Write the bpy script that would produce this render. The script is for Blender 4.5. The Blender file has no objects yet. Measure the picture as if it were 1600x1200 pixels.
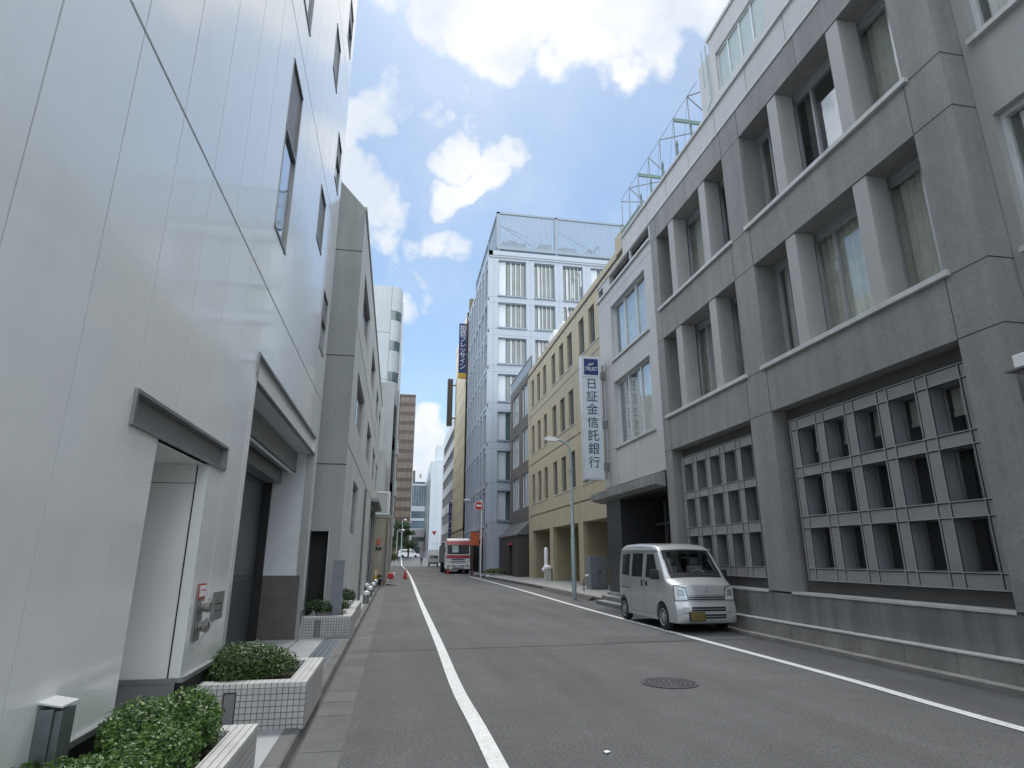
import bpy, bmesh, math, random
from mathutils import Vector, Matrix, noise
R = math.radians
rnd = random.Random(7)
sc = bpy.context.scene
COL = sc.collection

# ------------------------------------------------------------------ camera
PITCH = math.atan(270 / 944.0)
YAW = 0.184267
cam_d = bpy.data.cameras.new('camera')
cam = bpy.data.objects.new('camera', cam_d)
COL.objects.link(cam)
cam.location = (0, 0, 1.55)
cam.rotation_euler = (math.pi / 2 + PITCH, 0, -YAW)
cam_d.sensor_width = 36
cam_d.sensor_fit = 'HORIZONTAL'
cam_d.lens = 944 / 1600 * 36
cam_d.clip_start = 0.1
cam_d.clip_end = 3000
sc.camera = cam
sc.view_settings.view_transform = 'Standard'
sc.view_settings.look = 'None'
sc.view_settings.gamma = 1
sc.view_settings.exposure = 1.38


def pixdir(px, py):
    x, y, f = px - 800, 600 - py, 944.0
    fw = f * math.cos(PITCH) - y * math.sin(PITCH)
    up = f * math.sin(PITCH) + y * math.cos(PITCH)
    return Vector((x * math.cos(YAW) + fw * math.sin(YAW), -x * math.sin(YAW) + fw * math.cos(YAW), up)).normalized()


# ------------------------------------------------------------------ world
SUN_EL, SUN_AZ = 60, 7          # azimuth from +Y towards +X
wd = bpy.data.worlds.new('World')
sc.world = wd
wd.use_nodes = True
nt = wd.node_tree
nt.nodes.clear()


def N(t, **kw):
    n = nt.nodes.new(t)
    for k, v in kw.items():
        setattr(n, k, v)
    return n


def wmath(op, a, b=None, clamp=False):
    n = N('ShaderNodeMath', operation=op, use_clamp=clamp)
    for i, v in enumerate((a, b)):
        if v is None:
            continue
        if isinstance(v, (int, float)):
            n.inputs[i].default_value = v
        else:
            nt.links.new(v, n.inputs[i])
    return n.outputs[0]


def wvec(op, a, b):
    n = N('ShaderNodeVectorMath', operation=op)
    for i, v in enumerate((a, b)):
        if isinstance(v, (tuple, Vector)):
            n.inputs[i].default_value = v
        else:
            nt.links.new(v, n.inputs[i])
    return n


sky = N('ShaderNodeTexSky', sky_type='NISHITA')
sky.sun_disc = False
sky.sun_elevation = R(SUN_EL)
sky.sun_rotation = R(SUN_AZ)
sky.air_density = 1.0
sky.dust_density = 0.6
sky.ozone_density = 1.0
tc = N('ShaderNodeTexCoord')
D = tc.outputs['Generated']


def wnoise(vec, scale, detail=6, rough=0.55, off=(0, 0, 0)):
    mp = N('ShaderNodeMapping')
    mp.inputs['Location'].default_value = off
    nt.links.new(vec, mp.inputs[0])
    n = N('ShaderNodeTexNoise')
    n.inputs['Scale'].default_value = scale
    n.inputs['Detail'].default_value = detail
    n.inputs['Roughness'].default_value = rough
    nt.links.new(mp.outputs[0], n.inputs['Vector'])
    return n


warp = wnoise(D, 5.0, 4, 0.55)
w1 = wvec('SUBTRACT', warp.outputs['Color'], (0.5, 0.5, 0.5))
w2 = wvec('MULTIPLY', w1.outputs[0], (0.16, 0.16, 0.16))
DW = wvec('ADD', D, w2.outputs[0]).outputs[0]
BLOBS = [  # px, py, radius px, weight
    (700, -5, 120, 1.0), (800, 15, 130, 1.0), (905, 40, 120, 1.0), (1000, 30, 130, 1.0), (1100, -10, 120, 1.0), (965, 120, 62, .8),
    (760, 70, 85, .95), (1020, 90, 75, .85), (850, 95, 60, .75), (670, 40, 75, .85), (620, -30, 80, .8),
    (560, 195, 62, .95), (600, 170, 55, .55), (645, 165, 50, .5), (520, 230, 80, .9),
    (565, 290, 60, 1.0), (592, 330, 66, 1.0), (600, 385, 50, .8), (540, 360, 80, .9), (620, 420, 50, .55),
    (715, 245, 44, .9), (760, 262, 48, 1.0), (795, 243, 36, .9), (712, 300, 44, .95), (740, 285, 40, .95),
    (700, 385, 44, .62), (660, 400, 42, .6), (690, 430, 44, .58), (740, 395, 36, .55), (640, 470, 50, .5), (690, 465, 36, .5),
    (680, 185, 36, .52), (720, 200, 34, .48), (700, 150, 36, .42),
    (670, 690, 60, 1.0), (690, 740, 90, 1.0), (640, 700, 70, 1.0), (650, 780, 100, 1.0), (675, 650, 36, .8),
    (580, 560, 60, .5), (900, 330, 60, .3)]
acc = None
for px, py, r, w in BLOBS:
    c = pixdir(px, py)
    e = pixdir(px + r, py)
    f = pixdir(px, py - r)
    rad = 0.5 * ((c - e).length + (c - f).length) * 1.28
    dist = N('ShaderNodeVectorMath', operation='DISTANCE')
    nt.links.new(DW, dist.inputs[0])
    dist.inputs[1].default_value = c
    mr = N('ShaderNodeMapRange', interpolation_type='SMOOTHSTEP')
    mr.inputs['From Min'].default_value = rad
    mr.inputs['From Max'].default_value = rad * 0.2
    mr.inputs['To Max'].default_value = w
    nt.links.new(dist.outputs['Value'], mr.inputs['Value'])
    acc = mr.outputs[0] if acc is None else wmath('MAXIMUM', acc, mr.outputs[0])
# the rest of the sky: broken cumulus, brightened out of view to light walls
gen = wnoise(D, 2.6, 6, 0.55, (3.1, 1.7, 0.4))
gm = N('ShaderNodeMapRange', interpolation_type='SMOOTHSTEP')
gm.inputs['From Min'].default_value = 0.42
gm.inputs['From Max'].default_value = 0.58
nt.links.new(gen.outputs[0], gm.inputs[0])
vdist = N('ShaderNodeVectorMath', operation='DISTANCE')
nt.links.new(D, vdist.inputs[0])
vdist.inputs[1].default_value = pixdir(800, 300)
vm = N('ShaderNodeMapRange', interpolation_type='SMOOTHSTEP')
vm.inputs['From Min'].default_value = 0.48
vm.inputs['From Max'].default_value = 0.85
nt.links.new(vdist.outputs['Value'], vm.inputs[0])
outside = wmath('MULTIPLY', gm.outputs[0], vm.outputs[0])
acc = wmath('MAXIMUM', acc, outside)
fine = wnoise(D, 9, 10, 0.64, (.3, .2, .9))
fn = wmath('SUBTRACT', fine.outputs[0], 0.5)
fn = wmath('MULTIPLY', fn, 1.7)
dens = wmath('ADD', acc, fn)
am = N('ShaderNodeMapRange', interpolation_type='SMOOTHSTEP')
am.inputs['From Min'].default_value = 0.28
am.inputs['From Max'].default_value = 0.80
nt.links.new(dens, am.inputs[0])
gate = N('ShaderNodeMapRange', interpolation_type='SMOOTHSTEP')
gate.inputs['From Min'].default_value = 0.0
gate.inputs['From Max'].default_value = 0.3
nt.links.new(acc, gate.inputs[0])
alpha = wmath('MULTIPLY', am.outputs[0], gate.outputs[0])
alpha = wmath('MULTIPLY', alpha, 0.94)
veil = wnoise(D, 3.2, 5, 0.6, (7, 2, 5))
vl = N('ShaderNodeMapRange', interpolation_type='SMOOTHSTEP')
vl.inputs['From Min'].default_value = 0.38
vl.inputs['From Max'].default_value = 0.72
vl.inputs['To Min'].default_value = 0.05
vl.inputs['To Max'].default_value = 0.28
nt.links.new(veil.outputs[0], vl.inputs[0])
alpha = wmath('MAXIMUM', alpha, vl.outputs[0])
cr = N('ShaderNodeValToRGB')
cr.color_ramp.elements[0].position = 0.35
cr.color_ramp.elements[0].color = (0.72, 0.79, 0.88, 1)
cr.color_ramp.elements[1].position = 0.62
cr.color_ramp.elements[1].color = (1, 1, 1, 1)
shade = wnoise(D, 7, 6, 0.6, (1.3, 4.4, 2.0))
nt.links.new(shade.outputs[0], cr.inputs[0])
bg1 = N('ShaderNodeBackground')
hs = N('ShaderNodeHueSaturation')
hs.inputs['Saturation'].default_value = 1.0
nt.links.new(sky.outputs[0], hs.inputs['Color'])
tn = N('ShaderNodeMix', data_type='RGBA', blend_type='MULTIPLY')
tn.inputs[0].default_value = 1
tn.inputs[7].default_value = (.86, .98, 1.0, 1)
nt.links.new(hs.outputs[0], tn.inputs[6])
nt.links.new(tn.outputs[2], bg1.inputs['Color'])
bg1.inputs['Strength'].default_value = 0.057
bg2 = N('ShaderNodeBackground')
nt.links.new(cr.outputs[0], bg2.inputs['Color'])
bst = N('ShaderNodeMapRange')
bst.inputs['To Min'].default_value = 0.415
bst.inputs['To Max'].default_value = 1.35  # added brightness for clouds outside the view, as fill on the walls
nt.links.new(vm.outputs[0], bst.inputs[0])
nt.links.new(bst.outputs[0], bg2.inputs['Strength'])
mix = N('ShaderNodeMixShader')
nt.links.new(alpha, mix.inputs[0])
nt.links.new(bg1.outputs[0], mix.inputs[1])
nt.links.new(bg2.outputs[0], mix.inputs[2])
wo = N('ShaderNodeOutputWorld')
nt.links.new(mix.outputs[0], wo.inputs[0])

# ------------------------------------------------------------------ sun (veiled by cloud: soft)
ld = bpy.data.lights.new('sun', 'SUN')
ld.energy = 1.0
ld.angle = R(14)
ld.color = (1.0, 0.96, 0.9)
sun = bpy.data.objects.new('sun', ld)
COL.objects.link(sun)
sd = Vector((math.sin(R(SUN_AZ)) * math.cos(R(SUN_EL)), math.cos(R(SUN_AZ)) * math.cos(R(SUN_EL)), math.sin(R(SUN_EL))))
sun.rotation_euler = sd.to_track_quat('Z', 'Y').to_euler()
sun.location = (0, 0, 60)


# ------------------------------------------------------------------ materials
def mat(name, col, rough=0.7, var=0.12, vs=1.5, bump=0.0, bs=60, metal=0.0, coat=0.0, coatr=0.1, cior=1.5,
        streak=0.0, spec=0.5, grain=0.0, gs=200, var2=0.0, soil=None):
    m = bpy.data.materials.new(name)
    m.use_nodes = True
    t = m.node_tree
    b = t.nodes['Principled BSDF']
    b.inputs['Roughness'].default_value = rough
    b.inputs['Metallic'].default_value = metal
    b.inputs['Coat Weight'].default_value = coat
    b.inputs['Coat Roughness'].default_value = coatr
    b.inputs['Coat IOR'].default_value = cior
    b.inputs['Specular IOR Level'].default_value = spec
    b.inputs['Base Color'].default_value = (*col, 1)
    geo = t.nodes.new('ShaderNodeNewGeometry')
    pos = geo.outputs['Position']

    def nz(scale, det, sc3=None, rg=0.6):
        v = pos
        if sc3:
            mp = t.nodes.new('ShaderNodeMapping')
            mp.inputs['Scale'].default_value = sc3
            t.links.new(pos, mp.inputs[0])
            v = mp.outputs[0]
        n = t.nodes.new('ShaderNodeTexNoise')
        n.inputs['Scale'].default_value = scale
        n.inputs['Detail'].default_value = det
        n.inputs['Roughness'].default_value = rg
        t.links.new(v, n.inputs['Vector'])
        return n.outputs[0]

    cur = None

    def mul(src, lo, hi, fmin=0.3, fmax=0.7):
        nonlocal cur
        mr = t.nodes.new('ShaderNodeMapRange')
        mr.inputs['From Min'].default_value = fmin
        mr.inputs['From Max'].default_value = fmax
        mr.inputs['To Min'].default_value = lo
        mr.inputs['To Max'].default_value = hi
        t.links.new(src, mr.inputs[0])
        mx = t.nodes.new('ShaderNodeMix')
        mx.data_type = 'RGBA'
        mx.blend_type = 'MULTIPLY'
        mx.inputs[0].default_value = 1
        if cur is None:
            mx.inputs[6].default_value = (*col, 1)
        else:
            t.links.new(cur, mx.inputs[6])
        t.links.new(mr.outputs[0], mx.inputs[7])
        cur = mx.outputs[2]

    if var:
        mul(nz(vs, 5), 1 - var, 1 + var)
    if var2:
        mul(nz(vs * 9, 4), 1 - var2, 1 + var2)
    if streak:
        mul(nz(3.0, 4, (1, 1, 0.07)), 1 - streak, 1 + streak * 0.4, 0.35, 0.65)
    if grain:
        mul(nz(gs, 2), 1 - grain, 1 + grain, 0.3, 0.7)
    if cur is not None:
        t.links.new(cur, b.inputs['Base Color'])
    if bump:
        bn = t.nodes.new('ShaderNodeBump')
        bn.inputs['Strength'].default_value = bump
        bn.inputs['Distance'].default_value = 0.01
        t.links.new(nz(bs, 4), bn.inputs['Height'])
        t.links.new(bn.outputs[0], b.inputs['Normal'])
    return m


def glass_mat(name, tint=(.96, .985, .975), base=0.06):
    m = bpy.data.materials.new(name)
    m.use_nodes = True
    t = m.node_tree
    t.nodes.clear()
    o = t.nodes.new('ShaderNodeOutputMaterial')
    tr = t.nodes.new('ShaderNodeBsdfTransparent')
    tr.inputs[0].default_value = (*tint, 1)
    gl = t.nodes.new('ShaderNodeBsdfGlossy')
    gl.inputs['Roughness'].default_value = 0.02
    gl.inputs['Color'].default_value = (.95, .97, 1, 1)
    lw = t.nodes.new('ShaderNodeLayerWeight')
    lw.inputs[0].default_value = 0.5
    fr = t.nodes.new('ShaderNodeMath')
    fr.operation = 'POWER'
    fr.inputs[1].default_value = 3.5
    t.links.new(lw.outputs['Facing'], fr.inputs[0])
    nzt = t.nodes.new('ShaderNodeTexNoise')
    nzt.inputs['Scale'].default_value = 1.2
    geo = t.nodes.new('ShaderNodeNewGeometry')
    t.links.new(geo.outputs['Position'], nzt.inputs['Vector'])
    bn = t.nodes.new('ShaderNodeBump')
    bn.inputs['Strength'].default_value = 0.08
    bn.inputs['Distance'].default_value = 0.05
    t.links.new(nzt.outputs[0], bn.inputs['Height'])
    t.links.new(bn.outputs[0], gl.inputs['Normal'])
    ad = t.nodes.new('ShaderNodeMath')
    ad.inputs[1].default_value = base
    ad.use_clamp = True
    t.links.new(fr.outputs[0], ad.inputs[0])
    mx = t.nodes.new('ShaderNodeMixShader')
    t.links.new(ad.outputs[0], mx.inputs[0])
    t.links.new(tr.outputs[0], mx.inputs[1])
    t.links.new(gl.outputs[0], mx.inputs[2])
    t.links.new(mx.outputs[0], o.inputs[0])
    return m


def tile_mat(name, col, grout, size=0.05, gw=0.1, rough=0.35, var=.13, top_one=False):
    """square tiles as a grid of grout lines on every face, from world position and normal"""
    m = mat(name, col, rough, var, 3)
    t = m.node_tree
    b = t.nodes['Principled BSDF']
    src = b.inputs['Base Color'].links[0].from_socket
    geo = t.nodes.new('ShaderNodeNewGeometry')
    sp = t.nodes.new('ShaderNodeSeparateXYZ')
    t.links.new(geo.outputs['Position'], sp.inputs[0])
    sn = t.nodes.new('ShaderNodeSeparateXYZ')
    t.links.new(geo.outputs['True Normal'], sn.inputs[0])

    def mm(op, a, b_=None):
        n = t.nodes.new('ShaderNodeMath')
        n.operation = op
        for i, v in enumerate((a, b_)):
            if v is None:
                continue
            if isinstance(v, (int, float)):
                n.inputs[i].default_value = v
            else:
                t.links.new(v, n.inputs[i])
        return n.outputs[0]
    tot = None
    for i in range(3):
        p = mm('DIVIDE', sp.outputs[i], size)
        p = mm('FRACT', mm('ADD', p, 100.5))
        ln = mm('LESS_THAN', p, gw)
        an = mm('ABSOLUTE', sn.outputs[i])
        mk = mm('LESS_THAN', an, 0.5)
        if top_one and i == 1:
            up = mm('LESS_THAN', mm('ABSOLUTE', sn.outputs[2]), 0.5)
            mk = mm('MULTIPLY', mk, up)
        ln = mm('MULTIPLY', ln, mk)
        tot = ln if tot is None else mm('MAXIMUM', tot, ln)
    mx = t.nodes.new('ShaderNodeMix')
    mx.data_type = 'RGBA'
    t.links.new(tot, mx.inputs[0])
    t.links.new(src, mx.inputs[6])
    mx.inputs[7].default_value = (*grout, 1)
    t.links.new(mx.outputs[2], b.inputs['Base Color'])
    bn = t.nodes.new('ShaderNodeBump')
    bn.inputs['Strength'].default_value = 0.4
    bn.inputs['Distance'].default_value = -0.003
    t.links.new(tot, bn.inputs['Height'])
    t.links.new(bn.outputs[0], b.inputs['Normal'])
    return m


def leaf_mat(name, c1, c2):
    m = bpy.data.materials.new(name)
    m.use_nodes = True
    t = m.node_tree
    b = t.nodes['Principled BSDF']
    b.inputs['Roughness'].default_value = 0.42
    geo = t.nodes.new('ShaderNodeNewGeometry')
    r = t.nodes.new('ShaderNodeValToRGB')
    r.color_ramp.elements[0].color = (*c1, 1)
    r.color_ramp.elements[1].color = (*c2, 1)
    t.links.new(geo.outputs['Random Per Island'], r.inputs[0])
    t.links.new(r.outputs[0], b.inputs['Base Color'])
    tl = t.nodes.new('ShaderNodeBsdfTranslucent')
    t.links.new(r.outputs[0], tl.inputs[0])
    mx = t.nodes.new('ShaderNodeMixShader')
    mx.inputs[0].default_value = 0.3
    t.links.new(b.outputs[0], mx.inputs[1])
    t.links.new(tl.outputs[0], mx.inputs[2])
    t.links.new(mx.outputs[0], t.nodes['Material Output'].inputs[0])
    return m


M = {}
M['panel'] = mat('white_enamel_panel', (.80, .825, .83), .38, .03, .6, .03, 10, streak=.018, metal=.06, coat=1, coatr=.09, cior=1.6, var2=.015)
M['joint'] = mat('dark_joint', (.04, .04, .045), .8, 0)
M['steel'] = mat('brushed_steel', (.36, .37, .37), .38, .08, 4, metal=.75)
M['steel_dark'] = mat('dull_steel', (.23, .235, .235), .42, .1, 4, metal=.5)
M['fit'] = mat('worn_fitting', (.22, .215, .205), .45, .35, 30, metal=.6)
M['zinc'] = mat('galvanised_box', (.16, .19, .20), .35, .18, 9, metal=.6)
M['alu'] = mat('anodised_aluminium', (.42, .43, .44), .35, .04, 3, metal=.4)
M['alu_lt'] = mat('light_aluminium', (.62, .64, .65), .3, .04, 3, metal=.2)
M['shutter'] = mat('dark_shutter', (.09, .105, .125), .4, .1, 2, metal=.3)
M['recess_wall'] = mat('recess_panel', (.60, .63, .65), .4, .08, 1.2, .05, 40)
M['recess_lt'] = mat('white_recess_panel', (.78, .79, .78), .5, .05, 1.2)
M['dado'] = mat('brown_granite_dado', (.115, .108, .10), .35, .15, 4, .05, 90, grain=.15, gs=150)
M['plinth_grey'] = mat('rendered_plinth', (.20, .205, .21), .8, .12, 3, .2, 80)
M['conc_b1'] = mat('grey_stone_render', (.262, .26, .252), .72, .09, .5, .25, 90, streak=.13, grain=.14, gs=38, var2=.06)
M['conc_b1_lt'] = mat('pale_stone_fin', (.40, .39, .38), .6, .05, 2, .1, 90, grain=.05)
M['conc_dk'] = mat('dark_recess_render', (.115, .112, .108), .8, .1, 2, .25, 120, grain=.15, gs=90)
M['grid'] = mat('grey_brown_grille', (.27, .267, .26), .6, .08, 3, .1, 80, grain=.06)
M['grid_lip'] = mat('grille_lip', (.36, .36, .355), .5, .05, 3)
M['grid_in'] = mat('bluish_grille_side', (.22, .235, .25), .6, .06, 3)  # bluish grey tone on the sides of the grille cells
M['sill'] = mat('pale_sill', (.55, .55, .54), .5, .10, 4, streak=.1)
M['plinth_b1'] = mat('stained_concrete_plinth', (.20, .20, .19), .78, .16, 1.1, .2, 60, streak=.28, grain=.08, gs=80)
M['block'] = mat('concrete_kerb_block', (.27, .265, .25), .85, .18, 2.2, .3, 90, grain=.12, streak=.12)
M['kerb'] = mat('old_kerb_concrete', (.135, .137, .134), .9, .2, 2.5, .3, 80, grain=.14)
M['gutter'] = mat('gutter_concrete', (.112, .116, .115), .9, .2, 1.7, .3, 90, grain=.15)
M['gutter_dk'] = mat('dark_gutter', (.055, .055, .054), .8, .25, 2, .3, 60)  # darker mottled tone for gutter strips and one kerb
M['paving'] = mat('pale_paving', (.34, .355, .37), .7, .08, 1.5, .1, 60, grain=.06)
M['paving_r'] = mat('warm_pale_paving', (.30, .295, .285), .75, .1, 1.2, .1, 60, grain=.06)
M['bluestone'] = mat('blue_grey_tactile', (.10, .125, .15), .45, .12, 5, .15, 70)
M['line'] = mat('white_road_paint', (.62, .63, .63), .6, .07, 2, .25, 120, var2=.10, grain=.16, gs=34)
M['iron'] = mat('cast_iron', (.075, .075, .082), .5, .2, 14, .3, 60, metal=.5)
M['b2'] = mat('pale_grey_stone', (.50, .505, .50), .6, .05, .9, .08, 60, streak=.05, grain=.03)
M['canopy'] = mat('weathered_canopy_stone', (.27, .265, .255), .7, .15, 2, .2, 60, streak=.2)
M['nb'] = mat('mid_grey_stone', (.36, .365, .355), .65, .06, .9, .1, 60, streak=.08, grain=.05, gs=40)
M['granite_dk'] = mat('dark_granite', (.05, .054, .06), .3, .15, 4, grain=.2, gs=110)
M['black'] = mat('black_interior', (.012, .012, .013), .6, 0)
M['room'] = mat('dim_room', (.20, .20, .19), .9, .3, .7)
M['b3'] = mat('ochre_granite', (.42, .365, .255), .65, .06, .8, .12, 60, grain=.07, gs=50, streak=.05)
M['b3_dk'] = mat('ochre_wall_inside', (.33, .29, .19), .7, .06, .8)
M['b3_in'] = mat('slate_panel_inside', (.07, .085, .095), .5, .2, 1)
M['b4'] = mat('rosy_brown_panel', (.14, .125, .12), .6, .2, .9, streak=.1)
M['b4_dk'] = mat('dark_brown_low_wall', (.052, .05, .049), .55, .15, 2, grain=.1)
M['slate'] = mat('slate_roof', (.13, .13, .13), .6, .2, 4)
M['blue'] = mat('blue_white_panel', (.44, .49, .56), .5, .04, .5, grain=.03)
M['blue_dk'] = mat('slate_blue_panel', (.27, .32, .39), .5, .08, .5)
M['screen'] = mat('grey_blue_screen', (.28, .34, .40), .5, .05, 1)
M['cream'] = mat('cream_tile', (.84, .72, .50), .6, .06, .7)
M['cream_dk'] = mat('olive_side', (.22, .19, .13), .7, .06, .7)
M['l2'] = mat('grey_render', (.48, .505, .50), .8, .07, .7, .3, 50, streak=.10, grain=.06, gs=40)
M['l2_dk'] = mat('grey_render_shaded', (.33, .35, .345), .85, .08, .7, .3, 50, streak=.10, grain=.06, gs=40)  # grey render with the end wall's shade put into the colour; other walls share it
M['beige'] = mat('beige_render', (.36, .335, .275), .8, .08, 1.5, streak=.12)
M['white'] = mat('white_paint', (.78, .79, .80), .5, .03, 2)
M['tower_w'] = mat('white_tile_tower', (.66, .72, .76), .5, .05, .4)
M['tower_g'] = mat('pale_round_tower', (.50, .54, .56), .6, .05, .4, streak=.05)
M['brownglass'] = mat('bronze_glass', (.13, .095, .07), .15, .35, .22, spec=.8)
M['bronze'] = mat('bronze_spandrel', (.075, .055, .045), .35, .2, .4)
M['pane_dk'] = mat('dark_window_glass', (.03, .035, .04), .05, .3, .4, spec=.8)
M['pane_refl'] = mat('reflective_glass', (.42, .47, .52), .02, .05, .5, metal=1)
M['pane_gr'] = mat('green_grey_glass', (.10, .15, .15), .06, .4, .7, spec=.9)
M['pane_lt'] = mat('frosted_glass', (.42, .50, .49), .2, .12, .9, spec=.6)
M['mesh_grey'] = mat('perforated_screen', (.19, .20, .205), .5, .05, 2, grain=.35, gs=45)
M['glass'] = glass_mat('window_glass')
M['carglass'] = glass_mat('car_glass', (.80, .86, .84), .06)
M['seat'] = mat('grey_seat_cloth', (.16, .16, .165), .9, .1, 8)
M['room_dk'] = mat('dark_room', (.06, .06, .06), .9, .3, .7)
M['curtain'] = mat('beige_curtain', (.56, .54, .48), .9, .15, 3)
M['curtain2'] = mat('grey_curtain', (.45, .43, .39), .9, .2, 3)
M['paper'] = mat('white_paper', (.75, .77, .78), .6, .02, 2)
M['navy'] = mat('navy_sign', (.018, .035, .15), .35, 0)
M['ink'] = mat('sign_lettering', (.03, .04, .09), .4, 0)
M['signwhite'] = mat('sign_face', (.60, .66, .72), .35, .02, 2)
M['red'] = mat('red_plate', (.42, .03, .03), .4, .08, 5)
M['orange'] = mat('orange_board', (.55, .12, .04), .5, .08, 4)
M['cone'] = mat('cone_plastic', (.48, .035, .03), .5, .1, 6)
M['yellow'] = mat('yellow_plastic', (.60, .42, .06), .5, .08, 6)
M['pole'] = mat('pale_green_pole', (.34, .43, .44), .45, .1, 5, metal=.2)
M['green_steel'] = mat('green_painted_steel', (.17, .27, .235), .5, .15, 4)
M['green_net'] = mat('dull_green_net', (.17, .235, .21), .8, .15, 5, grain=.3, gs=30)
M['grey_steel'] = mat('grey_painted_steel', (.26, .29, .31), .5, .12, 4)
M['van'] = mat('silver_car_paint', (.56, .575, .58), .30, .02, 1, metal=.40, coat=1, coatr=.04)
M['van_lt'] = mat('pale_car_paint', (.74, .77, .78), .3, .02, 1, metal=.2, coat=1, coatr=.05)
M['rubber'] = mat('tyre_rubber', (.018, .018, .019), .8, .2, 8)
M['trim'] = mat('black_plastic_trim', (.02, .02, .022), .45, .05, 8)
M['rim'] = mat('silver_wheel_cover', (.5, .51, .53), .3, .05, 9, metal=.7)
M['lamp'] = mat('headlamp_lens', (.72, .76, .78), .06, .2, 25, spec=1, coat=1, coatr=.02, metal=.3)
M['plate'] = mat('yellow_number_plate', (.15, .115, .035), .6, .6, 24)
M['truckred'] = mat('red_truck_paint', (.42, .05, .065), .35, .05, 3, coat=.6)
M['cab'] = mat('grey_cabinet', (.19, .205, .235), .5, .1, 3)
M['tileP'] = tile_mat('planter_tiles', (.46, .455, .45), (.10, .10, .10), .05, .13)
M['tileT'] = tile_mat('planter_top_tiles', (.58, .58, .57), (.14, .14, .14), .05, .12, top_one=True)
M['soil'] = mat('dark_soil', (.03, .025, .02), 1, .3, 20, .8, 50)
M['leafA'] = leaf_mat('bright_leaves', (.018, .055, .012), (.15, .27, .06))
M['leafB'] = leaf_mat('juniper_leaves', (.014, .04, .010), (.10, .185, .045))
M['leafC'] = leaf_mat('dark_leaves', (.014, .04, .014), (.05, .10, .03))
M['leafD'] = leaf_mat('yellow_leaves', (.06, .09, .02), (.19, .22, .06))
M['bark'] = mat('bark', (.08, .06, .045), .9, .2, 8)
M['suit'] = mat('dark_clothes', (.02, .02, .024), .8, .1, 5)
M['skin'] = mat('skin', (.45, .28, .2), .6, .05, 5)
M['far1'] = mat('far_blue_glass', (.10, .15, .19), .2, .4, .15)
M['stripe_dk'] = mat('dark_window_band', (.05, .052, .06), .3, .1, .4)


def asphalt():
    m = mat('asphalt', (.088, .091, .094), .88, .15, .35, .8, 70, grain=.42, gs=42, var2=.08)
    t = m.node_tree
    b = t.nodes['Principled BSDF']
    src = b.inputs['Base Color'].links[0].from_socket
    geo = t.nodes.new('ShaderNodeNewGeometry')
    # scattered pale stone chips
    vo = t.nodes.new('ShaderNodeTexVoronoi')
    vo.inputs['Scale'].default_value = 26
    t.links.new(geo.outputs['Position'], vo.inputs['Vector'])
    lt = t.nodes.new('ShaderNodeMath')
    lt.operation = 'LESS_THAN'
    lt.inputs[1].default_value = 0.075
    t.links.new(vo.outputs['Distance'], lt.inputs[0])
    sp = t.nodes.new('ShaderNodeSeparateColor')
    t.links.new(vo.outputs['Color'], sp.inputs[0])
    gt = t.nodes.new('ShaderNodeMath')
    gt.operation = 'GREATER_THAN'
    gt.inputs[1].default_value = 0.90
    t.links.new(sp.outputs[0], gt.inputs[0])
    mu = t.nodes.new('ShaderNodeMath')
    mu.operation = 'MULTIPLY'
    t.links.new(lt.outputs[0], mu.inputs[0])
    t.links.new(gt.outputs[0], mu.inputs[1])
    mx = t.nodes.new('ShaderNodeMix')
    mx.data_type = 'RGBA'
    t.links.new(mu.outputs[0], mx.inputs[0])
    t.links.new(src, mx.inputs[6])
    mx.inputs[7].default_value = (.34, .35, .35, 1)
    # long wear streaks along the lane and broad worn patches
    mp = t.nodes.new('ShaderNodeMapping')
    mp.inputs['Scale'].default_value = (1.4, .12, 1)
    t.links.new(geo.outputs['Position'], mp.inputs[0])
    n2 = t.nodes.new('ShaderNodeTexNoise')
    n2.inputs['Scale'].default_value = 1.3
    n2.inputs['Detail'].default_value = 5
    t.links.new(mp.outputs[0], n2.inputs['Vector'])
    mr = t.nodes.new('ShaderNodeMapRange')
    mr.inputs['From Min'].default_value = .35
    mr.inputs['From Max'].default_value = .65
    mr.inputs['To Min'].default_value = .90
    mr.inputs['To Max'].default_value = 1.12
    t.links.new(n2.outputs[0], mr.inputs[0])
    m2 = t.nodes.new('ShaderNodeMix')
    m2.data_type = 'RGBA'
    m2.blend_type = 'MULTIPLY'
    m2.inputs[0].default_value = 1
    t.links.new(mx.outputs[2], m2.inputs[6])
    t.links.new(mr.outputs[0], m2.inputs[7])
    t.links.new(m2.outputs[2], b.inputs['Base Color'])
    return m


M['asphalt'] = asphalt()
M['asphalt2'] = mat('patched_asphalt', (.077, .079, .083), .88, .12, .8, .5, 140, grain=.28, gs=95)

# ------------------------------------------------------------------ object helpers
W = {}


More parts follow.
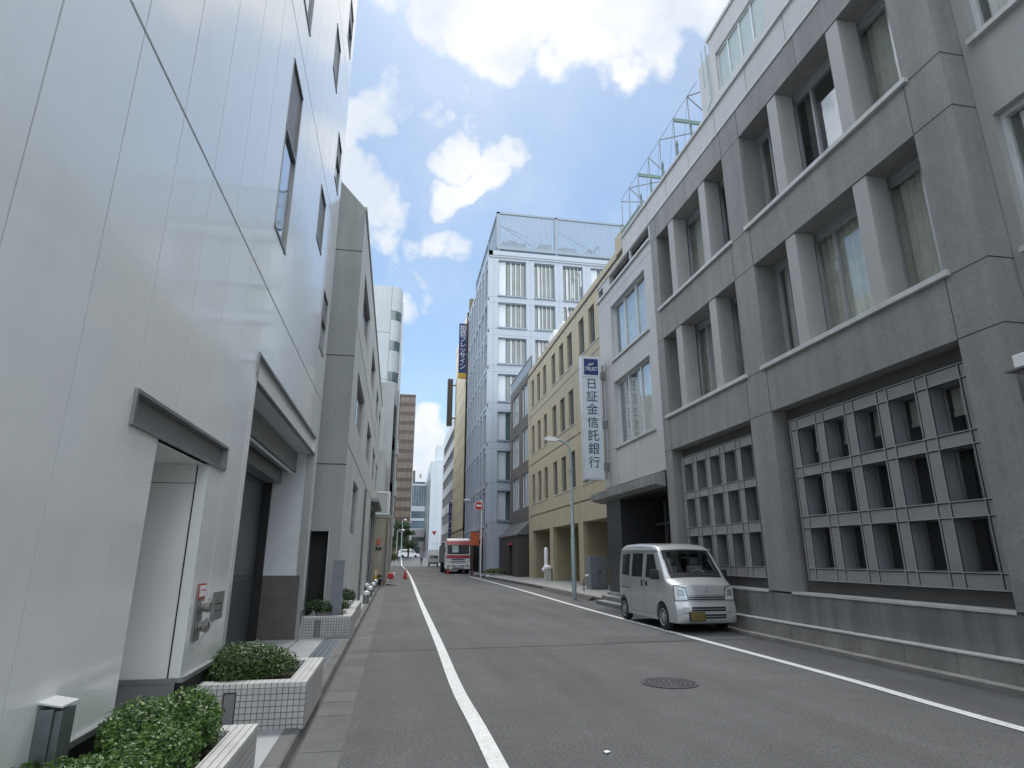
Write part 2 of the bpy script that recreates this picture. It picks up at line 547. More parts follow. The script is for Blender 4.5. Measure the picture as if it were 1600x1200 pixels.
class MB:
    def __init__(s):
        s.v, s.f, s.m = [], [], []

    def q(s, *pts, mi=0):
        n = len(s.v)
        s.v += [tuple(p) for p in pts]
        s.f.append(tuple(range(n, n + len(pts))))
        s.m.append(mi)
        return s

    def box(s, x0, x1, y0, y1, z0, z1, mi=0):
        n = len(s.v)
        s.v += [(x, y, z) for z in (z0, z1) for y in (y0, y1) for x in (x0, x1)]
        for f in ((0, 2, 3, 1), (4, 5, 7, 6), (0, 1, 5, 4), (2, 6, 7, 3), (0, 4, 6, 2), (1, 3, 7, 5)):
            s.f.append(tuple(n + i for i in f))
            s.m.append(mi)
        return s

    def prism(s, poly, a0, a1, axis='x', mi=0):
        n = len(s.v)
        k = len(poly)
        for a in (a0, a1):
            for (p, r) in poly:
                s.v.append((a, p, r) if axis == 'x' else (p, a, r) if axis == 'y' else (p, r, a))
        s.f.append(tuple(range(n, n + k)))
        s.f.append(tuple(range(n + 2 * k - 1, n + k - 1, -1)))
        s.m += [mi, mi]
        for i in range(k):
            j = (i + 1) % k
            s.f.append((n + i, n + j, n + k + j, n + k + i))
            s.m.append(mi)
        return s

    def tube(s, pts, r, n=10, mi=0, cap=True):
        pts = [Vector(p) for p in pts]
        rs = r if isinstance(r, (list, tuple)) else [r] * len(pts)
        base = len(s.v)
        for i, p in enumerate(pts):
            d = (pts[min(i + 1, len(pts) - 1)] - pts[max(i - 1, 0)]).normalized()
            a = d.cross(Vector((0, 0, 1)) if abs(d.z) < .9 else Vector((1, 0, 0))).normalized()
            b = d.cross(a)
            for k in range(n):
                t = 2 * math.pi * k / n
                s.v.append(tuple(p + (a * math.cos(t) + b * math.sin(t)) * rs[i]))
        for i in range(len(pts) - 1):
            for k in range(n):
                k2 = (k + 1) % n
                s.f.append((base + i * n + k, base + i * n + k2, base + (i + 1) * n + k2, base + (i + 1) * n + k))
                s.m.append(mi)
        if cap:
            s.f.append(tuple(base + k for k in range(n)))
            s.f.append(tuple(base + (len(pts) - 1) * n + k for k in range(n)))
            s.m += [mi, mi]
        return s

    def lathe(s, prof, c=(0, 0, 0), n=20, axis='z', mi=0):
        base = len(s.v)
        for (r, h) in prof:
            for k in range(n):
                t = 2 * math.pi * k / n
                a, b = r * math.cos(t), r * math.sin(t)
                p = (a, b, h) if axis == 'z' else (h, a, b) if axis == 'x' else (a, h, b)
                s.v.append((c[0] + p[0], c[1] + p[1], c[2] + p[2]))
        for i in range(len(prof) - 1):
            for k in range(n):
                k2 = (k + 1) % n
                s.f.append((base + i * n + k, base + i * n + k2, base + (i + 1) * n + k2, base + (i + 1) * n + k))
                s.m.append(mi)
        s.f.append(tuple(base + k for k in range(n)))
        s.f.append(tuple(base + (len(prof) - 1) * n + k for k in range(n)))
        s.m += [mi, mi]
        return s

    def mesh(s, name, mats, smooth=False, bevel=0):
        me = bpy.data.meshes.new(name)
        me.from_pydata(s.v, [], s.f)
        for m in (mats if isinstance(mats, (list, tuple)) else [mats]):
            me.materials.append(m)
        for i, p in enumerate(me.polygons):
            p.material_index = s.m[i]
            p.use_smooth = smooth
        bm = bmesh.new()
        bm.from_mesh(me)
        if bevel:
            bmesh.ops.remove_doubles(bm, verts=bm.verts, dist=1e-5)
            es = [e for e in bm.edges if len(e.link_faces) == 2 and e.calc_face_angle(0) > .6]
            bmesh.ops.bevel(bm, geom=es, offset=bevel, segments=2, affect='EDGES', profile=.6, clamp_overlap=True)
        bmesh.ops.recalc_face_normals(bm, faces=bm.faces)
        bm.to_mesh(me)
        bm.free()
        if smooth:
            try:
                me.set_sharp_from_angle(angle=R(38))
            except Exception:
                pass
        return me


def link(name, data, parent=None, mw=None):
    o = bpy.data.objects.new(name, data)
    COL.objects.link(o)
    mw = mw if mw is not None else (W[parent.name].copy() if parent else Matrix.Identity(4))
    W[o.name] = mw
    if parent:
        o.parent = parent
        o.matrix_basis = W[parent.name].inverted() @ mw
    else:
        o.matrix_basis = mw
    return o


def tag(o, label, cat, group=None):
    o['label'] = label
    o['category'] = cat
    if group:
        o['group'] = group
    return o


def thing(name, label, cat, loc=(0, 0, 0), rz=0, group=None):
    o = link(name, None, None, Matrix.Translation(loc) @ Matrix.Rotation(rz, 4, 'Z'))
    o.empty_display_size = .3
    return tag(o, label, cat, group)


def part(name, mb, m, parent, mw=None, smooth=False, bevel=0, label=None):
    """mesh given in world coordinates unless mw says otherwise"""
    o = link(name, mb if isinstance(mb, bpy.types.Mesh) else mb.mesh(name, m, smooth, bevel), parent,
             mw if mw is not None else Matrix.Identity(4))
    if label:
        o['label'] = label
    return o


def lpart(name, mb, m, parent, smooth=False, bevel=0, label=None):
    """mesh given in the parent's own coordinates"""
    return part(name, mb, m, parent, W[parent.name].copy(), smooth, bevel, label)


def solo(name, mb, m, label, cat, loc=(0, 0, 0), rz=0, group=None, smooth=False, bevel=0):
    o = link(name, mb.mesh(name, m, smooth, bevel), None, Matrix.Translation(loc) @ Matrix.Rotation(rz, 4, 'Z'))
    return tag(o, label, cat, group)


def struct(name, mb, m, kind='structure', smooth=False):
    o = link(name, mb.mesh(name, m, smooth))
    o['kind'] = kind
    return o


def copy_thing(root, loc, label=None, rz=None):
    mw = Matrix.Translation(loc) @ (Matrix.Rotation(rz, 4, 'Z') if rz is not None else W[root.name].to_3x3().to_4x4())

    def rec(o, par):
        c = o.copy()
        COL.objects.link(c)
        W[c.name] = mw @ W[root.name].inverted() @ W[o.name]
        c.parent = par
        if par is None:
            c.matrix_basis = mw
        for ch in [k for k in list(o.children)]:
            rec(ch, c)
        return c
    c = rec(root, None)
    if label:
        c['label'] = label
    return c


def wall(mb, u0, u1, z0, z1, ops, d, w=0.0, mi=0, rmi=None):
    """front face at depth w with rectangular openings (a,b,c,e) and reveals of depth d"""
    ops = [(max(a, u0), min(b, u1), max(c, z0), min(e, z1), a >= u0, b <= u1, c >= z0, e <= z1) for a, b, c, e in ops
           if b > u0 and a < u1 and e > z0 and c < z1]
    us = sorted({u0, u1, *[o[0] for o in ops], *[o[1] for o in ops]})
    zs = sorted({z0, z1, *[o[2] for o in ops], *[o[3] for o in ops]})
    for i in range(len(us) - 1):
        for j in range(len(zs) - 1):
            cu, cz = (us[i] + us[i + 1]) / 2, (zs[j] + zs[j + 1]) / 2
            if any(o[0] < cu < o[1] and o[2] < cz < o[3] for o in ops):
                continue
            mb.q((us[i], w, zs[j]), (us[i + 1], w, zs[j]), (us[i + 1], w, zs[j + 1]), (us[i], w, zs[j + 1]), mi=mi)
    rm = mi if rmi is None else rmi
    for a, b, c, e, fa, fb, fc, fe in ops:
        if d == 0:
            continue
        if fa:
            mb.q((a, w, c), (a, w + d, c), (a, w + d, e), (a, w, e), mi=rm)
        if fb:
            mb.q((b, w, c), (b, w + d, c), (b, w + d, e), (b, w, e), mi=rm)
        if fc:
            mb.q((a, w, c), (b, w, c), (b, w + d, c), (a, w + d, c), mi=rm)
        if fe:
            mb.q((a, w, e), (b, w, e), (b, w + d, e), (a, w + d, e), mi=rm)
    return mb


class Fac:
    """a facade frame: local x along the wall (to the viewer's right), y inward, z up"""

    def __init__(s, root, O, rz):
        s.root = root
        s.M = Matrix.Translation(O) @ Matrix.Rotation(rz, 4, 'Z')

    def part(s, name, mb, m, parent=None, **k):
        return part(name, mb, m, parent or s.root, s.M, **k)

    def win(s, kind, a, b, c, e, d, name='window', **kw):
        return window(s.root, kind, b - a, e - c, s.M @ Matrix.Translation(((a + b) / 2, d, c)), name, **kw)


WIN = {}


def window(root, kind, w, h, mw, name='window', **kw):
    key = (kind, round(w, 2), round(h, 2), tuple(sorted(kw.items())))
    if key not in WIN:
        WIN[key] = make_window(kind, w, h, **kw)
    frame, subs = WIN[key]
    o = link(name, frame, root, mw)
    for nm, me in subs:
        link(nm, me, o, mw)
    return o


def frame_mb(w, h, t, d, mull=(), trans=()):
    mb = MB()
    mb.box(-w / 2, w / 2, 0, d, 0, t).box(-w / 2, w / 2, 0, d, h - t, h)
    mb.box(-w / 2, -w / 2 + t, 0, d, t, h - t).box(w / 2 - t, w / 2, 0, d, t, h - t)
    for x in mull:
        mb.box(x - t / 2, x + t / 2, .002, d - .002, t, h - t)
    for z in trans:
        mb.box(-w / 2 + t, w / 2 - t, .004, d - .004, z - t / 2, z + t / 2)
    return mb


def curtain_mb(x0, x1, y, z0, z1, amp=.035, wl=.16):
    mb = MB()
    n = max(4, int((x1 - x0) / .025))
    p = []
    ph = rnd.random() * 6
    for i in range(n + 1):
        x = x0 + (x1 - x0) * i / n
        p.append((x, y + amp * math.sin(x / wl * 6.28 + ph) + amp * .5 * math.sin(x / wl * 2.3 + 1)))
    for i in range(n):
        mb.q((*p[i], z0), (*p[i + 1], z0), (*p[i + 1], z1), (*p[i], z1))
    return mb


def make_window(kind, w, h, **kw):
    if kind == 'dark':
        return (frame_mb(w, h, .05, .06).mesh('window', M['alu']),
                [('pane', MB().box(-w / 2 + .05, w / 2 - .05, .03, .04, .05, h - .05).mesh('pane', M['pane_dk']))])
    if kind == 'slot':
        t = .07
        return (frame_mb(w, h, t, .1, (-w / 2 + w * .3,)).mesh('window', M['steel_dark']),
                [('pane', MB().box(-w / 2 + t, w / 2 - t, .05, .06, t, h - t).mesh('pane', M['pane_dk']))])
    if kind == 'three':
        t = .06
        return (frame_mb(w, h, t, .1, (-w / 6, w / 6 + .02)).mesh('window', M['alu_lt']),
                [('pane', MB().box(-w / 2 + t, w / 2 - t, .05, .06, t, h - t).mesh('pane', M['glass'])),
                 ('curtain', curtain_mb(-w / 2 + .1, w / 2 - .1, .22, .02, h, .02, .11).mesh('curtain', M[kw.get('cur', 'curtain')]))])
    if kind == 'pier':
        t = .05
        v = kw.get('v', 0)
        subs = [('pane', MB().box(-w / 2 + t, w / 2 - t, .05, .056, t, h - t).mesh('pane', M['glass']))]
        mull = (w * .18 - .1,) if v % 2 else (-w * .2,)
        if v in (9,):
            subs.append(('curtain', curtain_mb(-w / 2 + .05, w / 2 - .05 - (0.25 * w if v == 2 else 0), .16, .02, h - .05).mesh(
                'curtain', M['curtain' if v == 1 else 'curtain2'])))
        if v in (8,):
            subs.append(('curtain', curtain_mb(w * .1, w / 2 - .05, .25, .02, h - .05).mesh('curtain', M['curtain2'])))
        if v in (4, 2):
            subs.append(('notice', MB().box(-w * .28, -w * .28 + .14, .06, .064, h * .62, h * .62 + .2).mesh('notice', M['paper'])))
        return (frame_mb(w, h, t, .08, mull).mesh('window', M['alu']), subs)
    if kind == 'finned':
        t = .08
        mb = frame_mb(w, h, t, .12)
        n = kw.get('n', 5)
        off = kw.get('off', 0)
        x0 = -w / 2 + off
        subs = [('pane', MB().box(x0 + t, w / 2 - t, .10, .11, t, h - t).mesh('pane', M['pane_gr']))]
        if off:
            subs.append(('panel', MB().box(-w / 2 + t, x0, .02, .08, t, h - t).box(x0 - .16, x0 - .1, -.01, .02, h * .28, h * .28 + .1).mesh('panel', M['tower_w'])))
        fm = MB()
        for i in range(1, n + 1):
            x = x0 + (w / 2 - x0) * i / (n + 1)
            fm.box(x - .035, x + .035, -.03, .09, t, h - t)
        subs.append(('fin', fm.mesh('fin', M['alu_lt'])))
        subs.append(('blind', MB().box(x0 + .5, x0 + .62, .093, .098, t, h * .95).mesh('blind', M['paper'])))
        return (mb.mesh('window', M['blue_dk']), subs)
    if kind == 'cellwin':
        return (frame_mb(w, h, .025, .05).mesh('window', M['steel_dark']),
                [('pane', MB().box(-w / 2 + .03, w / 2 - .03, .03, .036, .03, h - .03).mesh('pane', M['glass'])),
                 ('blind', MB().box(-w / 2 + .04, w / 2 - .04, .12, .13, h * kw.get('bl', .55), h - .02).box(
                     -w / 2 + .04, w / 2 - .04, .10, .12, h * kw.get('bl', .55) - .03, h * kw.get('bl', .55) + .03).mesh('blind', M['curtain2']))] if kw.get('bl') else
                [('pane', MB().box(-w / 2 + .03, w / 2 - .03, .03, .036, .03, h - .03).mesh('pane', M['glass']))])


FONT_CACHE = {}


def text_mesh(body, size=1.0, spacing=None, depth=.004):
    cu = bpy.data.curves.new('lettering', 'FONT')
    cu.body = body
    cu.size = size
    cu.align_x = 'CENTER'
    cu.align_y = 'CENTER'
    cu.extrude = depth
    if spacing:
        cu.space_line = spacing
    o = bpy.data.objects.new('tmp_text', cu)
    COL.objects.link(o)
    dg = bpy.context.evaluated_depsgraph_get()
    me = bpy.data.meshes.new_from_object(o.evaluated_get(dg))
    bpy.data.objects.remove(o)
    bpy.data.curves.remove(cu)
    me.name = 'lettering'
    return me


def text_part(body, size, parent, loc, rz, m, width=1.0, slant=0, bold=0, name='lettering'):
    me = text_mesh(body, size)
    # text lies in xy, stand it up facing -y locally
    me.transform(Matrix.Rotation(math.pi / 2, 4, 'X') @ Matrix.Diagonal((width, 1, 1, 1)))
    if slant:
        sh = Matrix.Identity(4)
        sh[0][2] = slant
        me.transform(sh)
    me.materials.clear()
    me.materials.append(m)
    return part(name, me, None, parent, Matrix.Translation(loc) @ Matrix.Rotation(rz, 4, 'Z'))


# ------------------------------------------------------------------ ground, road, kerbs
def gz(y):
    t = min(1, max(0, (y - 119) / 29))
    return 1.35 * t * t * (3 - 2 * t)


ground = MB()
YS = [-40, 0, 60] + [115 + 3 * i for i in range(13)] + [200, 500]
for i in range(len(YS) - 1):
    a, b = YS[i], YS[i + 1]
    ground.q((-300, a, gz(a) - .02), (300, a, gz(a) - .02), (300, b, gz(b) - .02), (-300, b, gz(b) - .02))
struct('ground', ground, M['kerb'])
road = MB()
for i in range(len(YS) - 1):
    a, b = YS[i], YS[i + 1]
    xl, xr = (-.35, 8.2) if b <= 154 else (-60, 60)
    road.q((xl, a, gz(a)), (xr, a, gz(a)), (xr, b, gz(b)), (xl, b, gz(b)))
struct('road', road, M['asphalt'])
patch = MB()
patch.q((-.345, 11.35, .004), (7.2, 11.65, .004), (7.2, 11.72, .004), (-.345, 11.42, .004))
patch.q((3.9, 11.66, .0045), (6.6, 11.70, .0045), (6.6, 12.6, .0045), (4.2, 12.5, .0045))
struct('road_patch', patch, M['asphalt2'])


def strip(pts, w, z, side=0):
    mb = MB()
    n = len(pts)
    L, Rr = [], []
    for i, p in enumerate(pts):
        a = Vector(pts[max(0, i - 1)])
        b = Vector(pts[min(n - 1, i + 1)])
        d = (b - a).normalized()
        nn = Vector((-d.y, d.x))
        ww = w(p[1]) if callable(w) else w
        L.append((p[0] + nn.x * ww / 2, p[1] + nn.y * ww / 2, z + gz(p[1])))
        Rr.append((p[0] - nn.x * ww / 2, p[1] - nn.y * ww / 2, z + gz(p[1])))
    for i in range(n - 1):
        mb.q(L[i], Rr[i], Rr[i + 1], L[i + 1])
    return mb


def cat(pts, k=8):
    out = []
    for i in range(len(pts) - 1):
        p0, p1, p2, p3 = [Vector(pts[max(0, min(len(pts) - 1, j))]) for j in (i - 1, i, i + 1, i + 2)]
        for s in range(k):
            t = s / k
            out.append(tuple(.5 * ((2 * p1) + (-p0 + p2) * t + (2 * p0 - 5 * p1 + 4 * p2 - p3) * t * t + (-p0 + 3 * p1 - 3 * p2 + p3) * t ** 3)))
    return out + [tuple(pts[-1])]


struct('lane_marking', strip(cat([(.83, -3), (.86, 5.2), (.83, 8.2), (.89, 12.7), (1.0, 25), (1.19, 40.5), (1.36, 58), (1.42, 75), (1.40, 95), (1.36, 115), (1.4, 130), (1.55, 146)]), .15, .008), M['line'])
struct('lane_marking', strip(cat([(5.85, -3), (5.83, 5.2), (5.92, 8), (5.9, 12.7), (5.9, 20), (6.1, 33), (6.05, 51)]), .15, .008), M['line'])
struct('lane_marking', MB().box(-3, 4.7, 147.6, 148.3, 1.352, 1.362), M['line'])
struct('lane_marking', MB().box(5.3, 5.9, 57.2, 57.5, .0, .008), M['line'])

gut = MB()
gj = MB()
y = -2.0
while y < 36:
    gut.box(-.70, -.35, y, y + .592, -.1, .006 + rnd.random() * .003)
    y += .6
struct('gutter', gut, M['gutter'])
struct('gutter_edge', MB().box(-.74, -.70, -2, 36, -.1, -.005), M['gutter_dk'])
k = MB()
y = -2.0
while y < 36:
    k.prism([(-.875, -.1), (-.72, -.1), (-.745, .085), (-.76, .10), (-.875, .10)], y, y + 1.192, 'y')
    y += 1.2
struct('kerb', k, M['kerb'])
struct('sidewalk', MB().box(-1.64, -.88, -3, 36, -.1, .096), M['paving'])
bs = MB()
for i in range(4):
    bs.box(-1.2 + i * .08, -1.2 + i * .08 + .072, 7.62, 12.55, .09, .108)
struct('tactile_paving', bs, M['bluestone'])
# right side kerb (L-shaped), blocks under the plinth
rk = MB()
y = -4.0
while y < 20.2:
    rk.box(7.26, 7.46, y, y + .596, -.1, .05)
    y += .6
struct('kerb', rk, M['block'])
struct('gutter', MB().box(7.1, 7.26, -4, 20.2, -.1, .004), M['gutter_dk'])
# right sidewalk beyond the grey building
sw = MB()
for i in range(12):
    a, b = 20.6 + i * 2.6, 20.6 + (i + 1) * 2.6
    xa = 7.3 + (.25 if 0 else 0) - max(0, (a - 34)) * .035
    xb = 7.3 - max(0, (b - 34)) * .035
    n0 = [(xa, a, 0), (xb, b, 0), (xb, b, .13), (xa, a, .13)]
    sw.q(*n0)
    sw.q((xa, a, .13), (xb, b, .13), (xb + .14, b, .14), (xa + .14, a, .14))
    sw.q((xa + .14, a, .14), (xb + .14, b, .14), (10.5, b, .2), (10.5, a, .2), mi=1)
struct('sidewalk', sw, [M['kerb'], M['paving_r']])
struct('kerb', MB().prism([(7.0, -.05), (7.3, -.05), (7.3, .12), (7.2, .12)], 22.6, 30.3, 'y'), M['gutter_dk'])
struct('sidewalk', MB().box(6.9, 10, 52, 58.5, -.05, .1), M['paving_r'])

mh = thing('manhole_cover', 'round cast iron manhole cover set in the asphalt in front of the van', 'manhole cover', (3.53, 7.95, .004))
lpart('ring', MB().lathe([(.0, 0), (.36, 0), (.36, .006), (.325, .006), (.325, .002), (0, .002)], n=40), M['iron'], mh)
cv = MB().lathe([(.0, .0025), (.318, .0025), (.318, .005), (0, .005)], n=40)
for rr in (.05, .11, .17, .23, .29):
    nn = int(rr * 2 * math.pi / .055)
    for i in range(nn):
        t = 2 * math.pi * i / nn + rr * 9
        c, s_ = math.cos(t), math.sin(t)
        p = [(c * (rr + dx) - s_ * dy, s_ * (rr + dx) + c * dy) for dx, dy in ((-.018, -.012), (.018, -.016), (.018, .016), (-.018, .012))]
        cv.prism(p, .005, .009, 'z')
lpart('lid', cv, M['iron'], mh)
solo('paper_scrap', MB().prism([(0, 0), (.06, .01), (.055, .05), (.01, .045)], .006, .012, 'z'), M['paper'],
     'tiny scrap of white paper lying on the asphalt between the lane lines', 'paper', (1.77, 5.33, .002), .3)

# ------------------------------------------------------------------ left white panel building
XL = -1.64
l1 = thing('office_building', 'tall glossy white panel-clad building filling the left of the street', 'building', (XL, 2, 0))
F = Fac(l1, (XL, 0, 0), math.pi / 2)     # local x = +Y, local y inward = -X
Y0, Y1, ZT = -14.0, 12.6, 21.0
doors = [(4.47, 5.68, -.2, 2.33), (6.92, 12.15, -.2, 3.47)]
lint = [(3.98, 6.15, 2.33, 2.56), (6.92, 12.15, 3.47, 3.78)]
wins = [(6.93, 7.69, 5.42, 7.9), (6.93, 7.69, 9.04, 11.52), (6.93, 7.69, 12.7, 15.2), (9.95, 10.65, 6.96, 8.0), (9.95, 10.65, 10.6, 11.64), (9.95, 10.65, 14.2, 15.3),
        (11.45, 12.15, 5.45, 6.62), (11.45, 12.15, 9.2, 10.3), (11.45, 12.15, 12.88, 14.0)]
ops = doors + lint + wins
mb = MB()
g = .006
us = [Y0]
u = 2.55 - .7246 * 22
us = []
while u < Y1 - .3:
    if u > Y0:
        us.append(u)
    u += .7246
us = [Y0] + us + [Y1]
zs = [.62, 4.6, 8.35, 12.1, 15.85, ZT]
for i in range(len(us) - 1):
    for j in range(len(zs) - 1):
        hz = .014 if j else 0
        a, b, c, e = us[i] + g, us[i + 1] - g, zs[j] + hz, zs[j + 1] - .014
        wall(mb, a, b, c, e, ops, .09)
        for uu in (a, b):
            zz = sorted({c, e, *[v for o in ops for v in (o[2], o[3]) if c < v < e]})
            for p_, r_ in zip(zz, zz[1:]):
                if not any(o[0] < uu < o[1] and o[2] < (p_ + r_) / 2 < o[3] for o in ops):
                    mb.q((uu, 0, p_), (uu, .03, p_), (uu, .03, r_), (uu, 0, r_))
        for zq in (c, e):
            uq = sorted({a, b, *[v for o in ops for v in (o[0], o[1]) if a < v < b]})
            for p_, r_ in zip(uq, uq[1:]):
                if not any(o[2] < zq < o[3] and o[0] < (p_ + r_) / 2 < o[1] for o in ops):
                    mb.q((p_, 0, zq), (r_, 0, zq), (r_, .03, zq), (p_, .03, zq))
F.part('cladding', mb, M['panel'])
back = wall(MB(), Y0, Y1 - .005, .3, ZT, ops, 0, .03)
F.part('backing_wall', back, M['joint'])
body = MB()
body.q((Y1, 0, 0), (Y1, 14, 0), (Y1, 14, ZT), (Y1, 0, ZT)).q((Y0, 0, 0), (Y0, 14, 0), (Y0, 14, ZT), (Y0, 0, ZT))
body.q((Y0, 0, ZT), (Y1, 0, ZT), (Y1, 14, ZT), (Y0, 14, ZT)).q((Y0, 14, 0), (Y1, 14, 0), (Y1, 14, ZT), (Y0, 14, ZT))
F.part('body', body, M['l2'])
base = wall(MB(), Y0, Y1 - .02, -.1, .6, doors, 0, .05)
F.part('plinth', base, M['plinth_grey'])
led = MB()
for a, b in ((Y0, 4.47), (5.68, 6.92), (12.15, Y1)):
    led.box(a, b, -.025, .06, .585, .62)
F.part('ledge', led, M['steel'])
# recess 1
r1 = MB()
r1.q((5.68, .092, .62), (5.68, 3, .62), (5.68, 3, 2.33), (5.68, .092, 2.33)).q((4.47, .09, 0), (4.47, 3, 0), (4.47, 3, 2.33), (4.47, .09, 2.33))
r1.q((4.47, 3, 0), (5.68, 3, 0), (5.68, 3, 2.33), (4.47, 3, 2.33)).q((4.47, .03, 2.325), (5.68, .03, 2.325), (5.68, 3, 2.325), (4.47, 3, 2.325))
r1.q((4.47, 0, .1), (5.68, 0, .1), (5.68, 3, .1), (4.47, 3, .1))
F.part('recess', r1, M['recess_lt'])
F.part('recess_joint', MB().box(5.672, 5.679, .085, .095, .62, 2.32).box(5.675, 5.679, .1, 3, 2.16, 2.164), M['joint'])
F.part('recess_sill', MB().box(5.65, 5.70, .05, 3, .585, .62), M['steel'])
F.part('recess_base', MB().box(5.66, 5.72, .03, 3, .0, .585), M['plinth_grey'])
# recess 2 (loading bay)
r2 = MB()
r2.q((12.15, .092, 1.22), (12.15, 1.6, 1.22), (12.15, 1.6, 3.47), (12.15, .092, 3.47))
r2.q((6.92, .092, .1), (6.92, 1.6, .1), (6.92, 1.6, 3.47), (6.92, .092, 3.47))
r2.q((6.92, .03, 3.46), (12.15, .03, 3.46), (12.15, 1.6, 3.46), (6.92, 1.6, 3.46))
F.part('loading_bay', r2, M['recess_wall'])
F.part('dado', MB().box(12.13, 12.16, .05, 1.0, .12, 1.22), M['dado'])
sh = MB()
for i in range(34):
    z = .12 + i * .1
    sh.prism([(.84, z), (.836, z + .05), (.84, z + .1), (.9, z + .1), (.9, z)], 6.95, 12.14, 'x')
F.part('shutter', sh, M['shutter'])
F.part('bay_rail', MB().box(12.05, 12.13, .70, .83, .1, 3.3), M['black'])
F.part('bay_floor', MB().box(6.8, 12.14, .0, .84, .03, .13), M['paving'])
F.part('bay_beam', MB().box(6.93, 12.12, .30, .50, 3.1, 3.45).box(6.93, 12.12, .55, .8, 2.88, 3.4), M['steel_dark'])
F.part('bay_rod', MB().tube([(7.2, .22, 2.98), (11.4, .24, 2.98)], .018, 8), M['alu_lt'])
F.part('jamb_trim', MB().box(6.90, 6.93, -.02, .12, .1, 3.48), M['steel'])
F.part('jamb_trim', MB().box(12.135, 12.16, -.015, .12, .12, 3.48), M['steel'])
lt = MB()
lt.box(3.98, 6.15, -.022, .05, 2.535, 2.56).box(3.98, 6.15, -.022, .05, 2.33, 2.355).box(3.98, 4.005, -.022, .05, 2.355, 2.535).box(6.125, 6.15, -.022, .05, 2.355, 2.535)
lt.box(3.99, 6.14, .03, .08, 2.332, 2.55)
F.part('lintel', lt, M['steel_dark'], label='brushed steel channel lintel above the narrow recess')
lt = MB()
lt.box(6.92, 12.15, -.02, .04, 3.765, 3.79).box(6.92, 12.15, -.02, .04, 3.45, 3.47).box(6.92, 6.95, -.02, .04, 3.47, 3.765)
F.part('lintel', lt, M['steel_dark'])
F.part('lintel', MB().box(6.95, 12.15, .03, .2, 3.47, 3.765), M['recess_lt'])


def tallwin(a, b, c, e, screen_frac):
    o = F.part('window', MB().box(a, a + .02, -.006, .085, c, e).box(b - .02, b, -.006, .085, c, e).box(a, b, -.012, .085, c - .01, c + .02).box(a, b, -.012, .085, e - .015, e + .01)
               .box(a, b, -.005, .085, c + (e - c) * (1 - screen_frac) - .03, c + (e - c) * (1 - screen_frac) + .03), M['steel_dark'])
    zc = c + (e - c) * (1 - screen_frac)
    if screen_frac > 0:
        F.part('screen', MB().box(a + .03, b - .03, .02, .05, zc + .03, e - .02), M['mesh_grey'], parent=o)
    if screen_frac < 1:
        F.part('pane', MB().box(a + .03, b - .03, .03, .04, c + .03, zc - .03), M['pane_refl'], parent=o)


for wn in wins:
    tallwin(*wn, .42 if wn[0] < 7 else (.999 if wn[0] < 11 else .45))

# things fixed to the white building
jbx = thing('utility_box', 'small galvanised metal box fixed low on the white panel wall above the shrubs', 'utility box', (XL, 3.72, .5))
part('body', MB().box(-1.64, -1.57, 3.56, 3.71, .42, .845).box(-1.57, -1.535, 3.575, 3.71, .42, .835), M['zinc'], jbx, bevel=.004)
part('lid', MB().prism([(-1.64, .872), (-1.53, .852), (-1.53, .860), (-1.64, .880)], 3.552, 3.718, 'y'), M['alu_lt'], jbx)
fp = thing('fire_hose_inlet', 'twin steel fire brigade inlet with red sign plate on the white wall', 'fire inlet', (XL, 5.95, .85))
part('back_plate', MB().box(-1.637, -1.627, 5.82, 6.02, .86, 1.33), M['steel_dark'], fp, bevel=.003)
part('sign_plate', MB().box(-1.627, -1.622, 5.825, 6.015, 1.20, 1.325), M['red'], fp)
text_part('消防隊専用', .036, fp, (-1.6205, 5.92, 1.292), math.pi / 2, M['white'])
text_part('送水口', .058, fp, (-1.6205, 5.92, 1.24), math.pi / 2, M['white'])
for z in (1.14, .98):
    part('inlet', MB().lathe([(.0, 0), (.06, 0), (.06, .012), (.042, .016), (.042, .045), (.05, .05), (.05, .078), (.043, .078), (.043, .09), (.03, .09), (.03, .07), (0, .07)], (-1.627, 5.92, z), 20, 'x'), M['fit'], fp, smooth=True)
    for q_ in ((5.862, 5.878, -.012, .012), (5.962, 5.978, -.012, .012), (5.91, 5.93, .045, .065)):
        part('lug', MB().box(-1.568, -1.552, q_[0], q_[1], z + q_[2], z + q_[3]), M['steel'], fp)
part('chain', MB().tube([(-1.53, 5.96, 1.1), (-1.52, 6.03, 1.04), (-1.55, 6.0, .95), (-1.60, 5.99, .88), (-1.62, 5.98, .82)], .005, 5), M['steel'], fp)
pl = thing('wall_plate', 'plain brown steel notice plate beside the fire inlet on the white wall', 'plate', (XL, 6.5, 1))
part('plate', MB().box(-1.637, -1.624, 6.33, 6.68, .98, 1.235), M['steel_dark'], pl, bevel=.003)
part('slot', MB().box(-1.624, -1.622, 6.40, 6.60, 1.12, 1.13).box(-1.624, -1.622, 6.40, 6.60, 1.06, 1.067), M['black'], pl)


